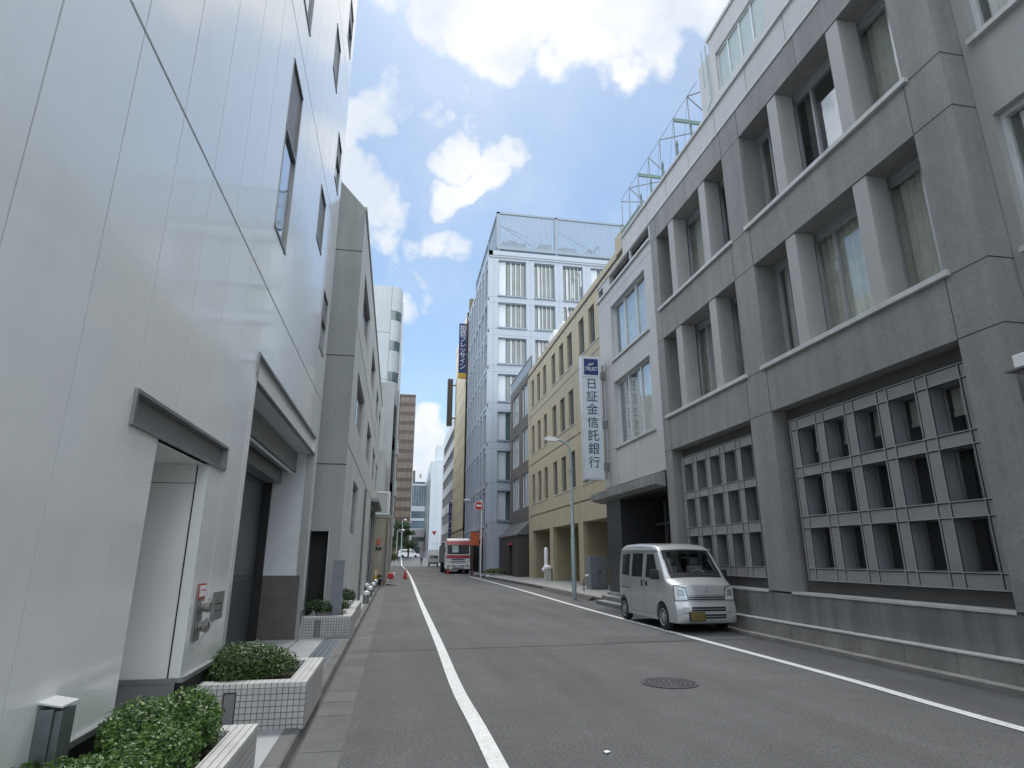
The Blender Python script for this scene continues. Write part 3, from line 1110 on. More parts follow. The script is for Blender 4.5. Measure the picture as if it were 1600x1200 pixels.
# ------------------------------------------------------------------ planters and shrubs
def leaves(mb, c, rad, n, ls, seed, lumps=7, core=.55, flat=.5, up=.35):
    r = random.Random(seed)
    L = []
    for i in range(lumps):
        a = r.random() * 6.283
        q = math.sqrt(r.random()) * .62
        L.append((Vector((math.cos(a) * q, math.sin(a) * q, (r.random() - .3) * .5)), .38 + r.random() * .22))
    for i in range(n):
        lc, lr = L[r.randrange(lumps)]
        d = Vector((r.gauss(0, 1), r.gauss(0, 1), r.gauss(0, 1)))
        if d.length < 1e-4:
            continue
        d.normalize()
        if d.z < -.3:
            d.z *= -.6
        rr = lr * (core + (1 - core) * r.random() ** .6) * (1 + .10 * noise.noise(d * 4 + lc * 7))
        p = lc + d * rr
        p = Vector((c[0] + p.x * rad[0], c[1] + p.y * rad[1], c[2] + p.z * rad[2]))
        nrm = (d + Vector((r.gauss(0, flat), r.gauss(0, flat), r.gauss(0, flat) + up))).normalized()
        t = nrm.cross(Vector((r.gauss(0, 1), r.gauss(0, 1), r.gauss(0, 1)))).normalized()
        b = nrm.cross(t)
        s = ls * (.6 + .8 * r.random())
        m1 = p + t * s * .5
        mb.q(p, m1 + b * s * .26 + nrm * s * .06, p + t * s, m1 - b * s * .26 + nrm * s * .06)
    return mb


def shrub(label, c, rad, n, ls, seed, m, group, lumps=7, ground_z=.3, name='shrub'):
    t = thing(name, label, 'shrub', (c[0], c[1], ground_z), group=group)
    part('foliage', leaves(MB(), c, rad, n, ls, seed, lumps), m, t)
    st = MB()
    r = random.Random(seed + 5)
    for i in range(6):
        a = r.random() * 6.28
        e = (c[0] + math.cos(a) * rad[0] * .5, c[1] + math.sin(a) * rad[1] * .5, c[2] + rad[2] * .15)
        st.tube([(c[0] + .02 * math.cos(a), c[1] + .02 * math.sin(a), ground_z), ((c[0] + e[0]) / 2, (c[1] + e[1]) / 2, (ground_z + e[2]) / 2 + .02), e], [.012, .008, .004], 5)
    part('stem', st, M['bark'], t)
    return t


def planter(label, x0, x1, y0, y1, z1, wth, zb=.09, slot=None):
    t = thing('planter', label, 'planter', ((x0 + x1) / 2, y0, zb), group='white tiled planters along the kerb')
    cap = .048
    mb = MB()
    for a, b, c, d in ((x0, x1, y0, y0 + wth), (x0, x1, y1 - wth, y1), (x1 - wth, x1, y0 + wth, y1 - wth), (x0, x0 + .03, y0 + wth, y1 - wth)):
        mb.box(a, b, c, d, zb, z1 - cap)
    part('wall', mb, M['tileP'], t)
    mb = MB()
    for a, b, c, d in ((x0, x1, y0 - .003, y0 + wth), (x0, x1, y1 - wth, y1 + .003), (x1 - wth, x1 + .003, y0 + wth, y1 - wth)):
        mb.box(a, b, c, d, z1 - cap, z1)
    part('coping', mb, M['tileT'], t)
    part('soil', MB().box(x0 + .031, x1 - wth - .001, y0 + wth + .001, y1 - wth - .001, zb, z1 - .10), M['soil'], t)
    if slot is not None:
        part('vent', MB().box(slot - .045, slot + .045, y0 - .006, y0 - .001, zb + .02, z1 - .075), M['plinth_grey'], t)
        part('vent_frame', MB().box(slot - .052, slot - .045, y0 - .012, y0 - .001, zb + .02, z1 - .068).box(slot + .045, slot + .052, y0 - .012, y0 - .001, zb + .02, z1 - .068).box(slot - .052, slot + .052, y0 - .012, y0 - .001, z1 - .075, z1 - .068), M['trim'], t)
    return t


planter('white tiled planter nearest the camera at bottom left', XL, -.89, 1.5, 5.02, .415, .15)
planter('white tiled planter with coping and grey vent below the fire inlet', XL + .0, -.72, 6.2, 7.6, .47, .17, slot=-1.36)
planter('white tiled planter around the grey post beyond the loading bay', XL, -.76, 12.6, 14.1, .47, .16, slot=-1.36)
planter('low white tiled planter farthest along the kerb, behind the grey post', XL, -.80, 14.4, 17.2, .45, .16)
G1 = 'clipped shrubs in the near planter'
shr = [((-1.29, 4.62, .46), (.27, .34, .30), 8500, .027), ((-1.45, 4.26, .48), (.24, .42, .31), 8500, .027), ((-1.22, 4.02, .43), (.24, .38, .30), 8500, .027),
       ((-1.48, 3.66, .42), (.22, .38, .28), 7500, .027), ((-1.24, 3.4, .42), (.26, .40, .30), 7500, .027), ((-1.52, 3.28, .47), (.18, .40, .26), 5000, .027)]
names = ['rounded bright green shrub at the far corner of the near planter', 'green shrub behind, against the white wall and beside the metal box',
         'green shrub in the middle of the near planter by its outer rim', 'leafy shrub below the metal box on the white wall',
         'green shrub at the bottom edge of the picture by the near planter rim', 'pale green shrub in the bottom left corner of the picture']
for i, (c, rad, n, ls) in enumerate(shr):
    shrub(names[i], c, rad, n, ls, 20 + i, M['leafA'], G1, 8)
shrub('wide feathery juniper filling the planter below the fire inlet', (-1.34, 6.84, .52), (.42, .52, .31), 22000, .030, 41, M['leafB'], None, 14)
for i, (c, rad, lab) in enumerate([((-1.36, 12.95, .58), (.30, .26, .22), 'dark round shrub left of the grey post'), ((-1.05, 13.35, .56), (.22, .3, .22), 'dark round shrub right of the grey post in the same planter'),
                                   ((-1.38, 14.9, .70), (.3, .32, .24), 'dark green shrub behind the grey post near the black doorway'), ((-1.08, 14.95, .66), (.26, .3, .22), 'dark green shrub behind the grey post nearer the kerb')]):
    shrub(lab, c, rad, 2600, .04, 60 + i, M['leafC'], 'round dark shrubs by the grey post', 6)
gp = thing('grey_post', 'square blue grey sheet metal post standing in the planter before the black doorway', 'post', (-1.09, 13.05, .4))
part('post', MB().box(-1.20, -.985, 12.98, 13.1, .38, 1.47), M['cab'], gp, bevel=.006)
part('cap', MB().box(-1.205, -.98, 12.975, 13.105, 1.47, 1.485), M['steel_dark'], gp)

# ------------------------------------------------------------------ left building 2 (rendered grey)
l2 = thing('office_building', 'four-storey grey rendered building with bronze windows behind the white panel building', 'building', (-1.2, 14.3, 0))
XB = -1.2
F2 = Fac(l2, (XB, 0, 0), math.pi / 2)
l2w = []
for a, b in ((15.8, 19.3), (21.9, 25.1), (27.7, 30.4), (32.2, 34.6)):
    l2w += [(a, b, 4.95, 6.3), (a, b, 7.8, 9.15)]
l2w += [(16.9, 19.2, 2.15, 3.55)]
l2d = [(28.6, 34.9, .1, 3.95)]
mb = wall(MB(), 14.3, 36.0, 0, 10.25, l2w + l2d, .16)
F2.part('wall', mb, M['l2'])
F2.part('joint', MB().box(14.3, 36, -.004, .01, 4.05, 4.075).box(14.3, 36, -.004, .01, 7.05, 7.075).box(24.0, 24.02, -.004, .01, 0, 4.05), M['joint'])
for o in l2w:
    F2.win('slot', *o, .06)
F2.part('coping', MB().box(14.31, 36, -.04, .02, 10.2, 10.3), M['l2'])
F2.part('entrance', MB().box(28.6, 34.9, .15, .2, .1, 3.95), M['black'])
F2.part('entrance_trim', MB().box(28.3, 28.6, -.06, .1, .1, 3.2).box(28.6, 28.68, -.02, .2, .1, 3.95).box(34.8, 34.9, -.02, .2, .1, 3.95).box(28.3, 35, -.35, .0, 3.95, 4.1), M['steel_dark'])
F2.part('downpipe', MB().tube([(22.6, -.05, .1), (22.6, -.05, 3.9)], .04, 8), M['steel_dark'])
F2b = Fac(l2, (0, 14.3, 0), 0)
mb = wall(MB(), -9, XB, 0, 10.25, [(-1.89, -1.47, .3, 2.1)], .6)
mb.box(-9, XB, 21.6, 21.7, 0, 10.25)
mb.q((-9, 0, 10.25), (XB, 0, 10.25), (XB - 2.4, 0, 12.9), (-9, 0, 12.9)).q((XB, 0, 10.25), (XB - 2.4, 0, 12.9), (XB - 2.4, 21.7, 12.9), (XB, 21.7, 10.25)).q((XB - 2.4, 0, 12.9), (-9, 0, 12.9), (-9, 21.7, 12.9), (XB - 2.4, 21.7, 12.9))
F2b.part('end_wall', mb, M['l2_dk'], label='blank grey end wall facing the camera, its shade painted darker')
F2b.part('end_door', MB().box(-1.89, -1.47, .55, .58, .3, 2.1), M['black'])
F2b.part('end_joint', MB().box(-9, XB + .003, -.004, .01, 3.58, 3.6).box(-9, XB + .003, -.004, .01, 6.2, 6.22).box(-9, XB + .003, -.004, .01, 9.0, 9.02), M['joint'])
F2b.part('end_door_trim', MB().box(-1.47, -1.44, -.015, .03, .3, 2.15).box(-1.92, -1.89, -.015, .03, .3, 2.15), M['alu'])

# low bollards
bo = thing('bollard', 'short steel bollard with bright domed cap, nearest of the row on the left kerb', 'bollard', (-.86, 21.3, .096), group='short capped bollards on the left kerb')
lpart('post', MB().lathe([(.10, 0), (.10, .26), (.085, .26)], n=16), M['steel_dark'], bo, smooth=True)
lpart('cap', MB().lathe([(.12, .26), (.12, .31), (.10, .36), (.05, .39), (.0, .395)], n=16), M['alu_lt'], bo, smooth=True)
for p, lb in (((-.86, 24.6, .096), 'short capped bollard second from the camera on the left kerb'), ((-.87, 28.2, .096), 'short capped bollard third from the camera on the left kerb'),
              ((-.87, 31.8, .096), 'short capped bollard farthest on the left kerb'), ((-1.1, 27.4, .096), 'capped bollard close against the grey rendered wall')):
    copy_thing(bo, p, lb)

# left building 3: beige low shop with projecting white box
l3 = thing('shop_building', 'small beige rendered building with end wall beyond the grey office', 'building', (-.9, 36, 0))
part('wall', MB().box(-6, -.42, 36.02, 44, 0, 3.75), M['beige'], l3)
part('downpipe', MB().tube([(-.52, 35.97, 0), (-.52, 35.97, 3.6)], .035, 8).box(-.62, -.56, 35.96, 36.02, .3, 2.3), M['steel_dark'], l3)
part('cornice', MB().box(-6, -.36, 35.95, 44.05, 3.72, 3.86), M['sill'], l3)
for x in (-1.02, -.84):
    part('vent', MB().lathe([(0, 0), (.075, 0), (.075, .09), (0, .09)], (x, 35.93, 2.0), 14, 'y'), M['black'], l3)
part('wall_sign', MB().box(-1.05, -.86, 35.98, 36.01, 2.2, 2.5), M['orange'], l3)
part('upper_storey', MB().box(-6, -.9, 37, 44, 3.86, 7.8), M['l2'], l3)
bx = thing('sign_box', 'white framed sign box projecting above the beige wall', 'sign', (-.8, 36, 3.86))
part('frame', MB().box(-1.25, -.42, 35.8, 35.9, 5.06, 5.16).box(-1.25, -.42, 35.8, 35.9, 3.86, 3.93).box(-.52, -.42, 35.8, 35.9, 3.93, 5.06).box(-.60, -.56, 35.8, 35.88, 3.93, 5.06), M['white'], bx)
part('panel', MB().box(-1.25, -.44, 35.84, 36.8, 3.9, 5.1), M['l2'], bx)
mid = thing('office_building', 'dark glazed narrow building behind the beige shop on the left', 'building', (-.4, 44, 0))
mF = Fac(mid, (-.42, 0, 0), math.pi / 2)
mo = [(45 + i * 2.6, 47 + i * 2.6, 3.4 + j * 3.3, 5.8 + j * 3.3) for i in range(5) for j in range(3)] + [(44.5, 58, .2, 2.8)]
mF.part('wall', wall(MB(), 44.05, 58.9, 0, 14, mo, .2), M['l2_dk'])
for o in mo[:-1]:
    mF.win('dark', *o, .1)
mF.part('shopfront', MB().box(44.5, 58, .15, .2, .2, 2.8), M['black'])
mF.part('body', MB().box(44.05, 58.9, .2, 6, 0, 14), M['l2_dk'])
mF.part('balcony', MB().box(50, 53, -.25, 0, 6.6, 7.5).box(50, 53, -.25, 0, 9.9, 10.8), M['pane_lt'])
for y_, z_ in ((46.5, 3.0), (49, 6.1), (54.5, 4.2), (47.5, 9.2)):
    part('wall_unit', MB().box(-.42, -.16, y_, y_ + .8, z_, z_ + .6), M['b2'], mid, bevel=.02)
part('drainpipe', MB().tube([(-.34, 44.4, 0), (-.34, 44.4, 13.5)], .05, 6), M['grey_steel'], mid)
# round cornered tower
rt = thing('office_tower', 'pale grey tower with rounded corner and curved corner windows on the left', 'building', (-1, 62, 0))
zt = 30.0


def rounded(x0, x1, y0, y1, r, n=8):
    p = [(x0, y0)]
    for i in range(n + 1):
        t = -math.pi / 2 + math.pi / 2 * i / n
        p.append((x1 - r + r * math.cos(t), y0 + r + r * math.sin(t)))
    return p + [(x1, y1), (x0, y1)]


part('wall', MB().prism(rounded(-6, -.6, 62, 82, 1.1), 0, zt, 'z'), M['tower_g'], rt, smooth=True)
part('joint', MB().box(-6, -1.72, 61.985, 62.01, zt - 10.6, zt - 10.55).box(-6, -1.72, 61.985, 62.01, zt - 5.4, zt - 5.35).box(-6, -1.72, 61.985, 62.01, zt - 15.8, zt - 15.75).box(-1.76, -1.72, 61.985, 62.01, 3, zt), M['plinth_grey'], rt)
pr_ = rounded(-1.7, -.585, 61.985, 64.2, 1.115)
for i in range(7):
    z = zt - 3.9 - i * 3.45
    part('window', MB().prism(pr_, z, z + 1.1, 'z'), M['pane_gr'], rt, smooth=True)
part('edge_strip', MB().box(-.6, -.45, 66, 82, 0, zt), M['white'], rt)

# ------------------------------------------------------------------ right grey building
XR = 7.65
b1 = thing('office_building', 'dark grey stone-rendered building with deep windows and ground floor grilles on the right', 'building', (XR, 11, 0))
B = Fac(b1, (XR, 0, 0), -math.pi / 2)     # local x = -Y, inward = +X


def yy(a, b):
    return (-b, -a)


bays = [(6.73, 11.2), (12.0, 16.05)]
low = [(*yy(a, b), .89, 4.5) for a, b in bays]
upo = [(*yy(a, b), c, e) for a, b in bays for c, e in ((5.46, 7.9), (8.84, 11.3))]
mb = wall(MB(), -16.5, -6.05, .89, 12.1, low, .34)
mb = MB()
wall(mb, -16.5, -6.05, .89, 12.1, low + upo, .34)
for o in upo:
    pass
mb.q((-6.05, 0, .3), (-6.05, .42, .3), (-6.05, .42, 12.1), (-6.05, 0, 12.1))
B.part('wall', mb, M['conc_b1'])
dk = MB()
for a, b in bays:
    for c, e in ((5.46, 7.9), (8.84, 11.3)):
        u0, u1 = yy(a, b)
        dk.q((u0, .34, c), (u0, .62, c), (u0, .62, e), (u0, .34, e)).q((u1, .34, c), (u1, .62, c), (u1, .62, e), (u1, .34, e))
        dk.q((u0, .34, e), (u1, .34, e), (u1, .62, e), (u0, .62, e)).q((u0, .34, c), (u1, .34, c), (u1, .62, c), (u0, .62, c))
B.part('window_recess', dk, M['conc_b1'])
# joints
jt = MB()
for z in (4.5, 5.45, 7.9, 8.84, 11.3):
    for a, b in ((6.05, 6.73), (11.2, 12.0), (16.05, 16.5)):
        jt.box(*yy(a, b), -.003, .01, z - .007, z + .007)
for y in (6.73, 11.2, 12.0, 16.05):
    for c, e in ((4.5, 5.46), (7.9, 8.84), (11.3, 12.1), (.3, .89)):
        jt.box(-y - .006, -y + .006, -.003, .01, c, e)
for z in (.9, 4.5, 5.45, 7.9, 8.84, 11.3):
    jt.box(-6.052, -6.045, 0, .42, z - .007, z + .007)
for y in (8.96, 14.0):
    jt.box(-y - .004, -y + .004, -.003, .01, 11.3, 12.1)
B.part('joint', jt, M['joint'])
# sills
for a, b in bays:
    for z in (5.46, 8.84):
        B.part('sill', MB().box(-(b + .12), -(a - .1), -.07, .5, z - .02, z + .07), M['sill'], bevel=.006)
# fins
for z0, z1 in ((5.53, 7.9), (8.91, 11.3)):
    for a, b in ((7.79, 8.11), (9.75, 10.06), (12.97, 13.30), (14.90, 15.24)):
        B.part('fin', MB().box(-b, -b + .28, -.02, .36, z0, z1 - .003).box(-b + .0, -a, .0, .34, z0, z1 - .003, mi=1) if 0 else
               MB().box(-b, -a, .02, .44, z0, z1 - .003), M['conc_b1_lt'], bevel=.008)
# windows between the fins
vv = {0: [3, 0, 0], 1: [0, 3, 0], 2: [1, 4, 2], 3: [2, 4, 3]}
k_ = 0
for fi, (z0, z1) in enumerate(((8.91, 11.3), (5.53, 7.9))):
    for bi, cuts in enumerate(((6.73, 7.95, 9.9, 11.2), (12.0, 13.13, 15.07, 16.05))):
        for i in range(3):
            B.win('pier', -cuts[i + 1], -cuts[i], z0 + .02, z1 - .10, .54, v=vv[fi * 2 + bi][i])
for q_ in ((-11.2, -6.73, 7.80), (-16.05, -12, 7.80), (-11.2, -6.73, 11.20), (-16.05, -12, 11.20)):
    B.part('window_head', MB().box(q_[0], q_[1], .5, .62, q_[2], q_[2] + .099), M['alu'])
rm = rmu = MB()
rml = MB()
for a, b in bays:
    for c, e in ((5.46, 7.9), (8.84, 11.3), (.95, 4.4)):
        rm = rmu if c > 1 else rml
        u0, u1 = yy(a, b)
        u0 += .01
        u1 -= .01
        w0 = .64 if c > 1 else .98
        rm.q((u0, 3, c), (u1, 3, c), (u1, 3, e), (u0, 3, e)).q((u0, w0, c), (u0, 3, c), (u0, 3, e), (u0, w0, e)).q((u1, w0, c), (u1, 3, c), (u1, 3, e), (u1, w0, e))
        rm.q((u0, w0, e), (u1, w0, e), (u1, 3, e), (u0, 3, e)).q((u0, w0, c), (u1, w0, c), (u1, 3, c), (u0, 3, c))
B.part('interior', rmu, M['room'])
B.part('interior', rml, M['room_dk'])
for cm_ in ([-11.15, -6.78, 5.5, 7.85, 'curtain'], [-15.98, -12.05, 5.5, 7.85, 'curtain2'], [-8.3, -6.78, 8.9, 11.25, 'curtain2'], [-15.2, -13.4, 8.9, 11.25, 'curtain2']):
    B.part('curtain', curtain_mb(cm_[0], cm_[1], .70, cm_[2], cm_[3], .03, .17), M[cm_[4]])
# ground floor grilles
for (Ya, Yb), (ga, gb), cells in ((bays[0], (6.80, 10.95), 5), (bays[1], (12.16, 16.0), 5)):
    pitch = (gb - ga - .2) / cells
    cw = pitch - .225
    cl = []
    for i in range(cells):
        a = ga + .215 + i * pitch
        for z0, z1 in ((3.27, 4.03), (2.31, 3.08), (1.34, 2.09)):
            cl.append((*yy(a, a + cw), z0, z1))
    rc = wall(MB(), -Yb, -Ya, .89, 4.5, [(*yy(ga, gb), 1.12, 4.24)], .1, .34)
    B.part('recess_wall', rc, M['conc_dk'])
    fr = wall(MB(), *yy(ga, gb), 1.12, 4.24, cl, .30, .22, 0, 1)
    fr.box(*yy(ga, gb), .221, .34, 1.115, 1.119)
    for u in (-ga, -gb):
        fr.q((u, .22, 1.12), (u, .36, 1.12), (u, .36, 4.24), (u, .22, 4.24))
    fr.q((-gb, .22, 4.24), (-ga, .22, 4.24), (-ga, .36, 4.24), (-gb, .36, 4.24))
    gr = B.part('grille', fr, [M['grid'], M['grid_in']])
    lip = MB()
    t = .012
    zsL = [1.12, 1.34, 2.09, 2.31, 3.08, 3.27, 4.03, 4.24]
    usL = [ga] + sum([[ga + .215 + i * pitch, ga + .215 + i * pitch + cw] for i in range(cells)], []) + [gb]
    for z in zsL:
        lip.box(*yy(ga, gb), .200, .221, z - t / 2, z + t / 2)
    for u in usL:
        lip.box(-u - t / 2, -u + t / 2, .203, .221, 1.13, 4.23)
    B.part('grille_lip', lip, M['grid_lip'], parent=gr)
    gs_ = MB()
    for z in zsL:
        gs_.box(*yy(ga, gb), .216, .2225, z - .022, z - t / 2)
    for u in usL:
        gs_.box(-u + t / 2, -u + .022, .216, .2225, 1.14, 4.22)
    B.part('grille_groove', gs_, M['joint'], parent=gr)
    for j, o in enumerate(cl):
        row = j % 3
        B.win('cellwin', *o, .46, bl=(.45 if row == 0 and cells and Ya < 7 else 0))
# plinth
pm = MB()
pm.box(-16.5, -6.05, -.01, .4, .1, .85)
B.part('plinth', pm, M['plinth_b1'])
B.part('plinth_cap', MB().box(-16.05, -12, -.03, .34, .852, .892), M['sill'])
B.part('plinth_cap', MB().box(-11.2, -6.73, -.03, .34, .852, .892), M['sill'])
bl = MB()
y = 6.05 - 12
while y < 16.4:
    bl.box(-(y + .893), -y, -.19, -.012, .03, .315)
    y += .9
B.part('base_block', bl, M['block'], bevel=.006)
B.part('base_block_cap', MB().box(-16.5, 5.9, -.205, -.012, .3155, .335), M['sill'])
# parapet
pp = MB()
pp.box(-19.0, 8, .04, .5, 12.1, 12.9)
B.part('parapet', pp, M['b2'])
pc = MB()
pc.box(-19.0, 8, -.02, .5, 12.9, 12.98).box(-21.9, 8, -.03, .04, 12.06, 12.11)
B.part('parapet_coping', pc, M['sill'])
pj = MB()
for i in range(12):
    pj.box(-18.2 + i * 1.5, -18.19 + i * 1.5, .035, .05, 12.11, 12.9)
B.part('parapet_joint', pj, M['conc_b1'])
bd = MB()
bd.q((-16.5, 12, 0), (8, 12, 0), (8, 12, 12.9), (-16.5, 12, 12.9)).q((-19, .5, 12.5), (8, .5, 12.5), (8, 12, 12.5), (-19, 12, 12.5))
bd.q((-19, .5, 11.5), (-19, 12, 11.5), (-19, 12, 12.9), (-19, .5, 12.9))
B.part('body', bd, M['conc_b1'])
# penthouse
ph = B.part('penthouse', wall(MB(), -12.9, 8, 12.6, 15.95, [(-12.6, -10.4, 14.0, 15.25)], .15, .55), M['b2'])
B.part('penthouse_side', MB().q((-12.9, .55, 12.6), (-12.9, 8, 12.6), (-12.9, 8, 15.95), (-12.9, .55, 15.95)).box(-13.66, -12.9, .62, 4, 12.6, 15.7).box(-12.95, 8, .5, .7, 15.95, 16.05), M['b2'])
wf = B.part('window', MB().box(-12.6, -12.55, .6, .68, 14, 15.25).box(-10.45, -10.4, .6, .68, 14, 15.25).box(-12.6, -10.4, .6, .68, 14, 14.05).box(-12.6, -10.4, .6, .68, 15.2, 15.25).box(-12.07, -12.02, .6, .68, 14, 15.2).box(-11.52, -11.47, .6, .68, 14, 15.2).box(-10.97, -10.92, .6, .68, 14, 15.2), M['alu_lt'])
B.part('pane', MB().box(-12.55, -10.45, .64, .66, 14.05, 15.2), M['pane_lt'], parent=wf)
B.part('drainpipe', MB().tube([(-13.0, .5, 15.9), (-13.0, .5, 14.9), (-12.95, .5, 14.0), (-13.05, .35, 13.5), (-13.0, .3, 13.0)], .03, 8).tube([(-13.15, .45, 15.9), (-13.15, .45, 14.6)], .02, 6), M['pole'])

# roof steelwork
ts = thing('roof_frame', 'grey and green steel signboard framework standing on the roof of the dark grey building', 'steel frame', (8.2, 16, 12.9))
ys_ = [14.33, 15.32, 16.40, 17.36, 18.32, 19.25, 20.05]
fm = MB()
for i, y in enumerate(ys_):
    fm.tube([(8.2, y, 12.9), (8.2, y, 15.3)], .016, 6)
    if i < 6:
        fm.tube([(8.9, y, 12.9), (8.9, y, 14.6)], .03, 6)
fm.tube([(8.2, 13.7, 15.3), (8.2, 20.05, 15.3)], .010, 5)
part('post', fm, M['grey_steel'], ts)
gr_ = MB()
for y in (15.32, 18.32):
    gr_.box(8.2, 9.6, y - .03, y + .03, 15.18, 15.30)
for y in (14.45, 15.4, 16.5, 17.5, 18.4):
    gr_.box(8.28, 8.31, y - .05, y - .03, 13.3, 14.5).box(8.28, 8.31, y + .03, y + .05, 13.3, 14.5)
    for z in (13.5, 13.9, 14.3):
        gr_.box(8.28, 8.31, y - .05, y + .05, z, z + .04)
part('beam', gr_, M['green_steel'], ts)
dg_ = MB()
for a, b in (((8.2, 14.33, 15.3), (9.3, 13.9, 15.6)), ((8.2, 14.33, 15.3), (9.4, 14.2, 14.0)), ((8.2, 16.4, 15.3), (9.6, 15.6, 15.3)), ((8.2, 17.36, 15.3), (9.3, 17.0, 13.9)),
             ((8.2, 19.25, 15.3), (9.6, 18.4, 15.3)), ((8.2, 19.25, 15.3), (9.2, 18.9, 14.0)), ((8.2, 20.05, 15.2), (9.2, 19.9, 15.2))):
    dg_.tube([a, b], .02, 6)
for y0_, y1_ in zip(ys_[:-1], ys_[1:]):
    dg_.tube([(8.2, y0_, 15.3), (8.4, y1_, 13.4)], .006, 4)
part('brace', dg_, M['grey_steel'], ts)
part('mesh_panel', MB().box(8.12, 8.14, 18.2, 20.1, 12.98, 13.9), M['green_net'], ts)

# neighbour at the right edge
nb = thing('office_building', 'lighter grey building with large aluminium windows at the right edge', 'building', (8.07, 2, 0))
C2 = Fac(nb, (8.07, 0, 0), -math.pi / 2)
no = [(*yy(a, b), c, e) for a, b in ((1.9, 5.86),) for c, e in ((5.5, 7.62), (8.92, 11.1))] + [(*yy(1.0, 5.5), .2, 3.3)]
C2.part('wall', wall(MB(), -6.045, 8, 0, 12.1, no, .16), M['nb'])
for o in no[:2]:
    C2.win('three', *o, .12, cur='curtain2')
    C2.part('sill', MB().box(o[0] - .04, o[1] + .1, -.09, .1, o[2] - .05, o[2] + .03), M['sill'])
rm = MB()
for o in no:
    rm.q((o[0], 2, o[2]), (o[1], 2, o[2]), (o[1], 2, o[3]), (o[0], 2, o[3])).q((o[0], .25, o[2]), (o[0], 2, o[2]), (o[0], 2, o[3]), (o[0], .25, o[3])).q((o[0], .25, o[3]), (o[1], .25, o[3]), (o[1], 2, o[3]), (o[0], 2, o[3]))
C2.part('interior', rm, M['room'])
lb_ = thing('wall_light', 'boxy white wall light on a dark bracket at the right edge', 'wall light', (7.65, 5.8, 3.75))
part('lamp_box', MB().box(7.40, 7.64, 5.52, 5.86, 3.78, 3.95), M['white'], lb_, bevel=.01)
part('bracket', MB().box(7.44, 7.9, 5.56, 5.84, 3.70, 3.778).box(7.36, 7.7, 5.5, 5.98, 3.755, 3.779), M['steel_dark'], lb_)
part('pipe', MB().tube([(7.62, 5.9, 3.7), (7.66, 5.93, 3.2), (7.68, 5.95, .4)], .03, 8), M['trim'], lb_)

# ------------------------------------------------------------------ pale stone building B2
b2 = thing('bank_building', 'narrow pale stone bank building with dark granite entrance and canopy', 'building', (XR, 19, 0))
Q = Fac(b2, (XR, 0, 0), -math.pi / 2)
qo = [(*yy(17.15, 20.42), 5.35, 7.75), (*yy(17.15, 20.42), 8.6, 10.75), (*yy(16.6, 20.4), 11.55, 12.02), (*yy(21.2, 21.75), 11.5, 11.95)]
q2 = wall(MB(), -21.85, -16.5, 4.0, 12.06, qo, .2)
q2.q((-21.85, 0, 0), (-21.85, 6, 0), (-21.85, 6, 12.06), (-21.85, 0, 12.06)).q((-21.85, 0, 12.05), (-16.5, 0, 12.05), (-16.5, 6, 12.05), (-21.85, 6, 12.05))
Q.part('wall', q2, M['b2'])
Q.part('joint', MB().box(-21.85, -20.45, -.003, .01, 5.34, 5.355).box(-21.85, -20.45, -.003, .01, 8.5, 8.515).box(-21.85, -16.5, -.003, .01, 11.1, 11.115)
       .box(-20.45, -20.44, -.003, .01, 4, 12).box(-18.8, -18.79, -.003, .01, 7.9, 8.5).box(-18.8, -18.79, -.003, .01, 4, 5.3).box(-18.8, -18.79, -.003, .01, 10.9, 11.5), M['conc_b1'])
Q.win('three', *qo[0], .12, cur='curtain')
Q.win('three', *qo[1], .12, cur='curtain2')
for q_ in ((-20.5, -17.0, 5.28, 5.36), (-20.5, -17.0, 8.53, 8.61), (-21.9, -16.52, 11.46, 11.55)):
    Q.part('sill', MB().box(q_[0], q_[1], -.07, .12, q_[2], q_[3]), M['sill'])
Q.part('balcony_gap', MB().box(-20.4, -16.6, .19, .22, 11.55, 12.02).box(-21.75, -21.2, .19, .22, 11.5, 11.95), M['black'])
Q.part('balcony_post', MB().box(-18.3, -18.22, .0, .08, 11.55, 12.02), M['alu_lt'])
rm = MB()
for o in qo[:2]:
    rm.q((o[0], 1.5, o[2]), (o[1], 1.5, o[2]), (o[1], 1.5, o[3]), (o[0], 1.5, o[3])).q((o[0], .22, o[2]), (o[0], 1.5, o[2]), (o[0], 1.5, o[3]), (o[0], .22, o[3])).q((o[0], .22, o[3]), (o[1], .22, o[3]), (o[1], 1.5, o[3]), (o[0], 1.5, o[3]))
Q.part('interior', rm, M['room'])
Q.part('entrance', MB().box(-20.4, -16.5, 1.5, 1.55, .3, 4).box(-16.52, -16.5, 0, 1.5, .3, 4).box(-20.4, -16.5, .0, 1.5, 3.45, 4), M['black'])
Q.part('granite_wall', MB().box(-21.85, -20.4, 0, 1.5, .2, 4), M['granite_dk'], label='polished dark granite pier beside the entrance')
Q.part('glass_door', MB().box(-19.5, -19.44, 1.2, 1.3, .3, 3.4).box(-18, -17.94, 1.2, 1.3, .3, 3.4).box(-20.3, -16.6, 1.22, 1.26, 2.6, 2.66), M['steel_dark'])
cn = MB()
cn.prism([(-.32, 3.60), (-.32, 3.86), (0, 3.97), (1.4, 4.0), (1.4, 3.50), (.1, 3.50)], -22.7, -16.6, 'x')
Q.part('canopy', cn, M['canopy'], label='shallow stone-edged canopy over the entrance')
Q.part('canopy_joint', MB().box(-21.6, -21.58, -.325, -.2, 3.61, 3.85).box(-19.9, -19.88, -.325, -.2, 3.61, 3.85).box(-18.2, -18.18, -.325, -.2, 3.61, 3.85), M['conc_b1'])
stp = MB()
stp.box(6.9, 9, 16.6, 21.2, -.05, .12).box(7.2, 9, 16.6, 21.4, .12, .26).box(7.5, 9, 16.6, 21.7, .26, .36)
part('step', stp, M['paving_r'], b2)
